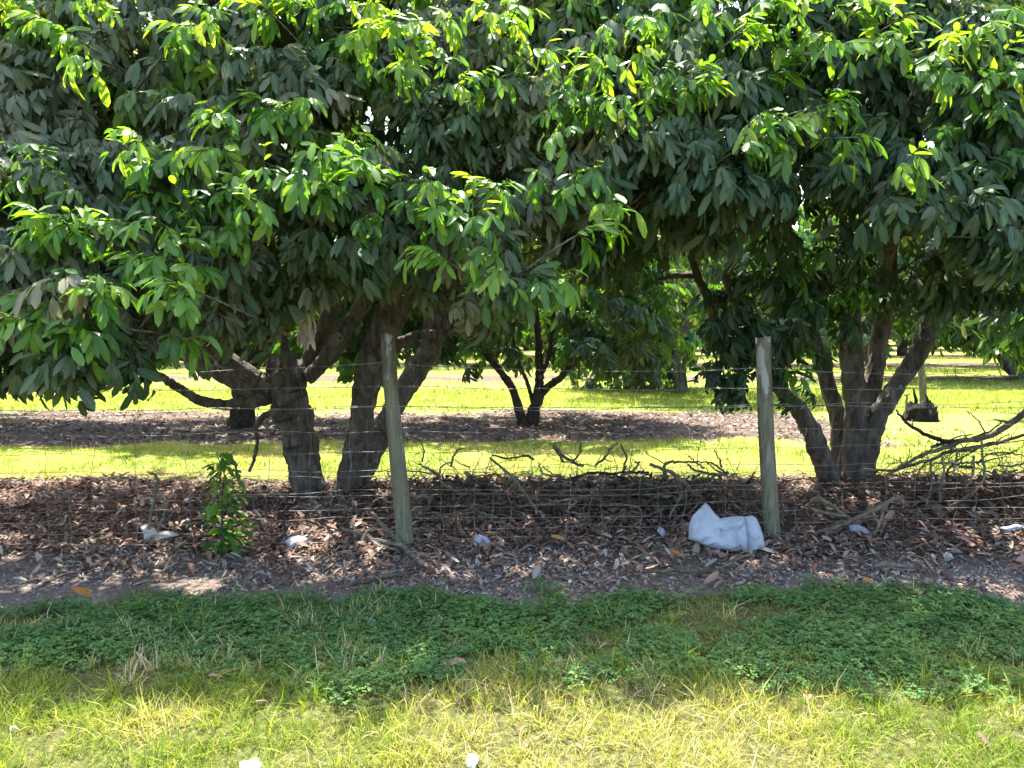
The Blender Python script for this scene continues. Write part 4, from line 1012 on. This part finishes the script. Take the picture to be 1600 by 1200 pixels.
for i in range(85):
    x0 = g.uniform(640, 1185); y0 = g.uniform(738, 812); Y = np.interp(y0, [730, 815], [6.35, 5.5]) + g.normal(0, .12)
    L = g.uniform(40, 140); a = g.normal(0, .75) + (math.pi if g.random() < .5 else 0); b = g.normal(0, .3); pts = []; x, y = x0, y0
    wd = g.uniform(3, 7)
    for k in range(5):
        pts.append((x, min(825, max(y, 722)), Y + .04 * k * g.normal(), wd * (1 - .15 * k))); x += math.cos(a) * L / 4; y += math.sin(a) * L / 4 * .7; a += b + g.normal(0, .2)
    stick('dead_branch', pts, 'tangled dead branch in the long brush heap, ' + ('left third' if x0 < 820 else 'middle third' if x0 < 1000 else 'right third'), [M['deadwood'], M['deadwood'], M['palewood'], M['darkwood'], M['palewood']][g.integers(5)], 'branch', 'tangled dead branches of the long brush heap', 100 + i, int(g.integers(0, 4)))
for i in range(26):
    x0 = g.uniform(1420, 1660); y0 = g.uniform(690, 775); Y = np.interp(y0, [690, 775], [6.3, 5.8]) + g.normal(0, .12)
    L = g.uniform(50, 130); a = g.normal(-.2, .4) + (math.pi if g.random() < .5 else 0); pts = []; x, y = x0, y0; wd = g.uniform(2.5, 6)
    for k in range(5):
        pts.append((x, min(y, 790), Y, wd * (1 - .15 * k))); x += math.cos(a) * L / 4; y += math.sin(a) * L / 4 * .8; a += g.normal(0, .3)
    stick('dead_branch', pts, 'dead branch tangled in the brush heap at the right edge, ' + ('upper part' if y0 < 725 else 'lower part'), [M['deadwood'], M['darkwood']][g.integers(2)], 'branch', 'tangled dead branches of the right brush heap', 300 + i, int(g.integers(0, 4)))
mb = MB()
for i in range(620):
    if i < 420: px, py, = g.uniform(630, 1190), g.triangular(722, 775, 822)
    else: px, py = g.uniform(1410, 1640), g.triangular(695, 740, 790)
    Y = np.interp(py, [725, 820], [6.4, 5.5]) + g.normal(0, .15); a = np.array(at(px, py, Y)); d = nrm(np.array([g.normal(), g.normal(0, .6), g.normal(0, .95)])) * g.uniform(.1, .38)
    m_ = a + d * .5 + g.normal(0, .02, 3); b = a + d; b[2] = max(b[2], .02); m_[2] = max(m_[2], .02)
    r = g.uniform(.0018, .0045); tube(mb, [a, m_, b], [r, r * .8, r * .5], 4, 3, wob=.004, seed=i, cap=False)
tag(mb.build('brush_twigs', M['deadwood']), 'fine dead twigs filling the brush heaps behind the fence', 'twigs', kind='stuff')
mb = MB(); n = 1700      # mound of dead leaves caught in the brush
px = np.where(rng.random(n) < .72, rng.uniform(630, 1190, n), rng.uniform(1390, 1660, n)); u = rng.random(n)
x = (px - 800) / F_PX * 6.2; y = rng.uniform(5.6, 6.7, n)
top = np.where(px < 1200, .17, .14) * np.exp(-((y - 6.3) / .38) ** 2) * (.65 + .7 * fbm(x * 1.3, y * 0, 130)); z = gz(x, y) + top * rng.uniform(.3, 1, n)
scatter(mb, DRY8, np.stack([x, y, z], 1), euler_mats(rng.uniform(0, 6.28, n), rng.normal(0, .5, n), rng.normal(0, .5, n)), rng.uniform(.08, .14, n), np.clip(rng.normal(.3, .15, n), 0, .8), np.zeros(n), 0)
tag(mb.build('brush_leaves', M['litter']), 'dark dead leaves mounded in the brush heaps', 'leaf litter', kind='stuff')

# ------------------------------------------------------------------ things lying about
def crumple(name, outline, Y0, depth, mat, label, cat, seed, rings=22, per=96, lean=0.1, amp=.05):
    """closed crumpled bag: outline in picture units at depth Y0, swelling by depth; rests on the ground"""
    lo = max(outline, key=lambda q: q[1]); Y0 = on_ground(*lo).y
    pts = np.array([list(at(a, b, Y0)) for a, b in outline]); n = len(pts)
    t = np.linspace(0, n, per, endpoint=False); i = t.astype(int); f = (t - i)[:, None]
    O = pts[i] * (1 - f) + pts[(i + 1) % n] * f
    zmin = O[:, 2].min(); gz0 = gz1(O[:, 0].mean(), Y0); O[:, 2] += gz0 - zmin + .004
    C = O.mean(0); H = O[:, 2].max() - gz0
    g = np.random.default_rng(seed); m_ = MB()
    for side in (-1, 1):
        V = [C + np.array([0, side * depth, 0])]
        for k in range(1, rings + 1):
            r = k / rings; q = C + (O - C) * r
            a1 = q[:, 0] * .8 + q[:, 2] * .6; a2 = q[:, 2] * .8 - q[:, 0] * .6
            rdg = 1 - 2 * np.abs(noise2(a1 * 17 + seed, a2 * 6 + side * 5, seed) - .5); rd2 = 1 - 2 * np.abs(noise2(a1 * 7 + 3, a2 * 21 + side * 5, seed + 2) - .5)
            fold = amp * (rdg + .6 * rd2 - .9) * 1.3 * (1 - r ** 5)
            q = q.copy(); hz = (q[:, 2] - gz0) / max(H, .02)
            q[:, 1] += side * (depth * math.sqrt(max(0, 1 - r ** 2.2)) * (1.25 - .8 * np.clip(hz, 0, 1)) + fold) + lean * hz
            V += [v for v in q]
        V = np.array(V); V[:, 2] = np.maximum(V[:, 2], gz0 + .003)
        F = [(0, 1 + j, 1 + (j + 1) % per) for j in range(per)]
        for k in range(rings - 1):
            for j in range(per):
                a, b = 1 + k * per + j, 1 + k * per + (j + 1) % per; F += [(a, a + per, b + per), (a, b + per, b)]
        if side == 1: F = [(a, c, b) for a, b, c in F]
        m_.add(V, F)
    return m_, C
m_, C = crumple('sack', [(1077,849),(1079,830),(1086,815),(1097,806),(1108,796),(1113,800),(1122,812),(1131,820),(1140,818),(1152,816),(1168,816),(1172,830),(1172,850),(1169,866),(1150,866),(1118,863),(1095,856)], 5.1, .07, M['sack'], '', '', 3, amp=.032)
sk = thing('sack', (C[0], C[1], 0), 'crumpled white woven plastic sack at the foot of the upright post', 'sack')
m_.build('sack_body', M['sack'], sk)
m_, C = crumple('sack', [(1170,817),(1182,815),(1189,819),(1193,830),(1195,846),(1194,860),(1182,863),(1169,868),(1171,845)], 5.09, .085, M['sack'], '', '', 8, amp=.02)
m_.build('folded_mouth', M['sack'], sk)
def scrap(name, outline, Y0, depth, mat, label, cat, seed, amp=.03):
    m_, C = crumple(name, outline, Y0, depth, mat, label, cat, seed, 6, 36, .03, amp); tag(m_.build(name, mat), label, cat)
scrap('plastic_wrapper', [(216,826),(222,834),(226,848),(240,848),(262,843),(280,838),(262,833),(246,834),(236,826),(226,822)], 5.15, .04, M['film'], 'torn dirty white plastic around the twigs left of the leafy sapling', 'plastic', 12)
scrap('plastic_scrap', [(443,845),(450,839),(466,837),(480,841),(485,850),(466,853),(448,852)], 5.15, .05, M['bluefilm'], 'pale blue crumpled plastic scrap right of the leafy sapling', 'plastic', 13)
scrap('plastic_scrap', [(1027,838),(1031,832),(1038,835),(1042,844),(1034,848)], 5.25, .03, M['bluefilm'], 'small bluish plastic scrap left of the white sack', 'plastic', 14)
scrap('plastic_scrap', [(1322,833),(1330,827),(1345,827),(1358,833),(1360,839),(1340,839)], 5.35, .04, M['bluefilm'], 'clear grey plastic scrap under the crossing branches', 'plastic', 15)
scrap('plastic_scrap', [(738,845),(748,838),(760,842),(768,850),(752,856)], 5.1, .03, M['bluefilm'], 'greyish plastic scrap right of the leaning post', 'plastic', 16)
scrap('plastic_scrap', [(727,1200),(732,1193),(741,1192),(748,1198),(743,1206),(730,1206)], 2.72, .02, M['greenfilm'], 'pale green plastic scrap in the sunny grass', 'plastic', 17)
scrap('plastic_scrap', [(1475,872),(1482,866),(1490,869),(1492,876),(1480,878)], 5.0, .02, M['film'], 'small dirty plastic scrap on the soil at right', 'plastic', 18)
# crushed water bottle at the right edge
b0 = on_ground(1580, 838); bt = thing('plastic_bottle', (b0.x, b0.y, 0), 'crushed clear bluish plastic bottle on the litter at the right edge', 'bottle')
zb = gz1(b0.x, b0.y) + .035
def lathe(prof, o, ax, squash, seed):
    m_ = MB(); ax = nrm(np.array(ax)); u = nrm(np.cross(ax, [0, 0, 1])); v = np.cross(u, ax); seg = 14; V = []
    for (s_, r) in prof:
        for q in np.linspace(0, 6.283, seg, endpoint=False):
            k = 1 + .22 * (noise2([math.cos(q) * 1.3 + s_ * 30], [math.sin(q) * 1.3 + seed], seed)[0] - .5) * 2
            V.append(np.array(o) + ax * s_ + (u * math.cos(q) + v * math.sin(q) * squash) * r * k)
    F = []
    for i in range(len(prof) - 1):
        for j in range(seg):
            a, b = i * seg + j, i * seg + (j + 1) % seg; F += [(a, b, b + seg), (a, b + seg, a + seg)]
    m_.add(V, F); return m_
ax = (.95, .25, .08)
lathe([(-.09, .001), (-.088, .026), (-.06, .031), (-.03, .027), (0, .031), (.03, .027), (.055, .03), (.075, .02), (.086, .012), (.092, .012)], (b0.x, b0.y, zb), ax, .7, 4).build('bottle_body', M['bluefilm'], bt)
lathe([(.091, .001), (.091, .0145), (.104, .0145), (.104, .001)], (b0.x, b0.y, zb), ax, 1, 5).build('bottle_cap', M['sack'], bt)
# pale stones
def stone(px, py, w_, h_, label, seed):
    q = on_ground(px, py, .0); s_ = q.y / F_PX; m_ = MB(); n, seg = 9, 16; V = []; rx, rz = w_ * s_ / 2, h_ * s_ * .55
    for i in range(n + 1):
        th = math.pi * i / n
        for j in range(seg):
            ph = 2 * math.pi * j / seg; d = np.array([math.sin(th) * math.cos(ph), math.sin(th) * math.sin(ph), math.cos(th)])
            k = 1 + .55 * (mnoise.noise(Vector(d * 1.4) + Vector((seed * 3.1, 0, 0)))) + .2 * mnoise.noise(Vector(d * 4) + Vector((seed, 2, 0)))
            V.append(np.array([q.x, q.y, gz1(q.x, q.y) + rz * .5]) + d * k * np.array([rx, rx * .7, rz]))
    F = []
    for i in range(n):
        for j in range(seg):
            a, b = i * seg + j, i * seg + (j + 1) % seg; F += [(a, a + seg, b + seg), (a, b + seg, b)]
    m_.add(V, F); tag(m_.build('stone', M['stone']), label, 'stone')
stone(393, 1208, 40, 20, 'white rough stone in the sunny grass at the bottom edge', 1)
stone(22, 1143, 13, 9, 'small white stone at the lower left edge of the grass', 2)
stone(577, 975, 24, 14, 'grey stone among the weeds below the leaning post', 3)
stone(683, 970, 18, 11, 'small grey stone among the weeds right of the leaning post', 4)
stone(875, 1035, 8, 8, 'tiny white stone in the middle of the weeds', 5)
# bare twigs standing behind the torn plastic
stick('bare_twig', [(233,832,5.2,6),(238,795,5.2,6),(243,765,5.2,6),(246,745,5.2,6),(232,738,5.2,3)], 'grey bare twig standing in the torn white plastic', M['palewood'], 'twig', seed=400)
stick('bare_twig', [(246,760,5.2,4),(254,778,5.2,4),(262,785,5.2,4),(257,805,5.2,4),(246,832,5.2,4)], 'thin crooked twig right of the one in the torn plastic', M['palewood'], 'twig', seed=401)
# leafy sapling in front of the fence
b0 = on_ground(350, 862); sp = thing('sapling', (b0.x, b0.y, 0), 'young bushy green sapling growing against the fence left of the leaning post', 'sapling')
m_ = MB(); YS = b0.y
tube(m_, [at(350, 866, YS), at(346, 820, YS), at(350, 760, YS), at(348, 712, YS)], [.008, .007, .005, .003], 6, 5, wob=.004)
for k in range(9):
    y0 = 845 - k * 14; dx = rng.choice([-1, 1]) * rng.uniform(8, 28); tube(m_, [at(348, y0, YS), at(348 + dx * .6, y0 - 14, YS - rng.uniform(-.06, .08)), at(348 + dx, y0 - 26, YS - rng.uniform(-.06, .1))], [.004, .003, .002], 5, 3)
m_.build('stem', M['bark'], sp)
sap_mesh = []
for b in (.05, .25, .45, .6, .9):
    v, f, rb = leaflet((0, 0, 0), (1, 0, -.1), (0, 0, 1), 1.0, .42, .15, .35, 12); m_ = MB(); m_.add(v, f, b * .85, .85, rb); sap_mesh.append(m_.mesh('leaf', M['leaf']))
for k in range(220):
    u = rng.random() ** 1.1; py = 858 - u * 152; half = np.interp(u, [0, .2, .55, .75, 1], [22, 34, 27, 16, 9]); px = 349 + rng.normal(0, .5) * half + (12 if u < .3 else 0) * rng.random()
    p = at(px, py, YS + rng.normal(0, .06)); ax_ = at(348, py, YS); ryaw = math.atan2(p.y - ax_.y, p.x - ax_.x) + rng.normal(0, .5); o = bpy.data.objects.new('leaf', sap_mesh[rng.integers(5)]); COL.objects.link(o); o.parent = sp; o.matrix_parent_inverse = Matrix.Translation(-sp.location)
    o.matrix_basis = Matrix.Translation(p) @ Matrix.Rotation(ryaw, 4, 'Z') @ Matrix.Rotation(rng.normal(.25, .4), 4, 'Y') @ Matrix.Rotation(rng.normal(0, .4), 4, 'X') @ Matrix.Scale(rng.uniform(.06, .105), 4)
# charred stump with a stake in the alley
b0 = on_ground(1438, 656); YB = b0.y
st_ = thing('tree_stump', (b0.x, b0.y, 0), 'black jagged stump in the grass right of the five-stemmed tree', 'stump')
m_ = MB(); seg, V = 18, []; g = np.random.default_rng(3); jag = g.uniform(.7, 1.25, seg)
for i, (h_, r) in enumerate([(-.03, .26), (.05, .235), (.13, .21), (.20, .19), (.27, .15)]):
    for j in range(seg):
        q = 2 * math.pi * j / seg; k = 1 + .35 * (g.random() - .5); z = h_ * (jag[j] if i == 4 else 1)
        V.append((b0.x + math.cos(q) * r * k, b0.y + math.sin(q) * r * k, z))
V.append((b0.x, b0.y, .15)); F = []
for i in range(4):
    for j in range(seg):
        a, b = i * seg + j, i * seg + (j + 1) % seg; F += [(a, b, b + seg), (a, b + seg, a + seg)]
F += [(4 * seg + j, 4 * seg + (j + 1) % seg, 5 * seg) for j in range(seg)]
m_.add(V, F); m_.build('stump_body', M['char'], st_, smooth=False)
for pts, rr in (([(1433,640),(1430,620),(1427,607)], .03), ([(1448,645),(1450,628),(1446,615)], .028), ([(1452,652),(1462,640),(1463,634)], .03)):
    m_ = MB(); tube(m_, [at(a, b, YB) for a, b in pts], [rr, rr * .8, rr * .4], 6, 3, wob=.006, lump=.3, seed=int(rr * 1e3)); m_.build('splinter', M['char'], st_)
m_ = MB(); tube(m_, [on_ground(1444, 650), at(1442, 610, YB + .4), at(1438, 565, YB + .4)], [.06, .055, .05], 9, 4, lump=.15)
tag(m_.build('stake', M['palewood']), 'pale round stake standing behind the black stump', 'stake')
m_ = MB(); tube(m_, [at(1414, 658, YB), at(1416, 635, YB), at(1417, 618, YB)], [.02, .018, .015], 6, 3); tube(m_, [at(1412, 618, YB), at(1421, 616, YB)], [.015, .015], 5, 2)
tag(m_.build('irrigation_riser', M['palewood']), 'thin pale riser pipe left of the black stump', 'pipe')
print('tris', sum(len(m.polygons) for m in bpy.data.meshes), 'objects', len(bpy.data.objects))
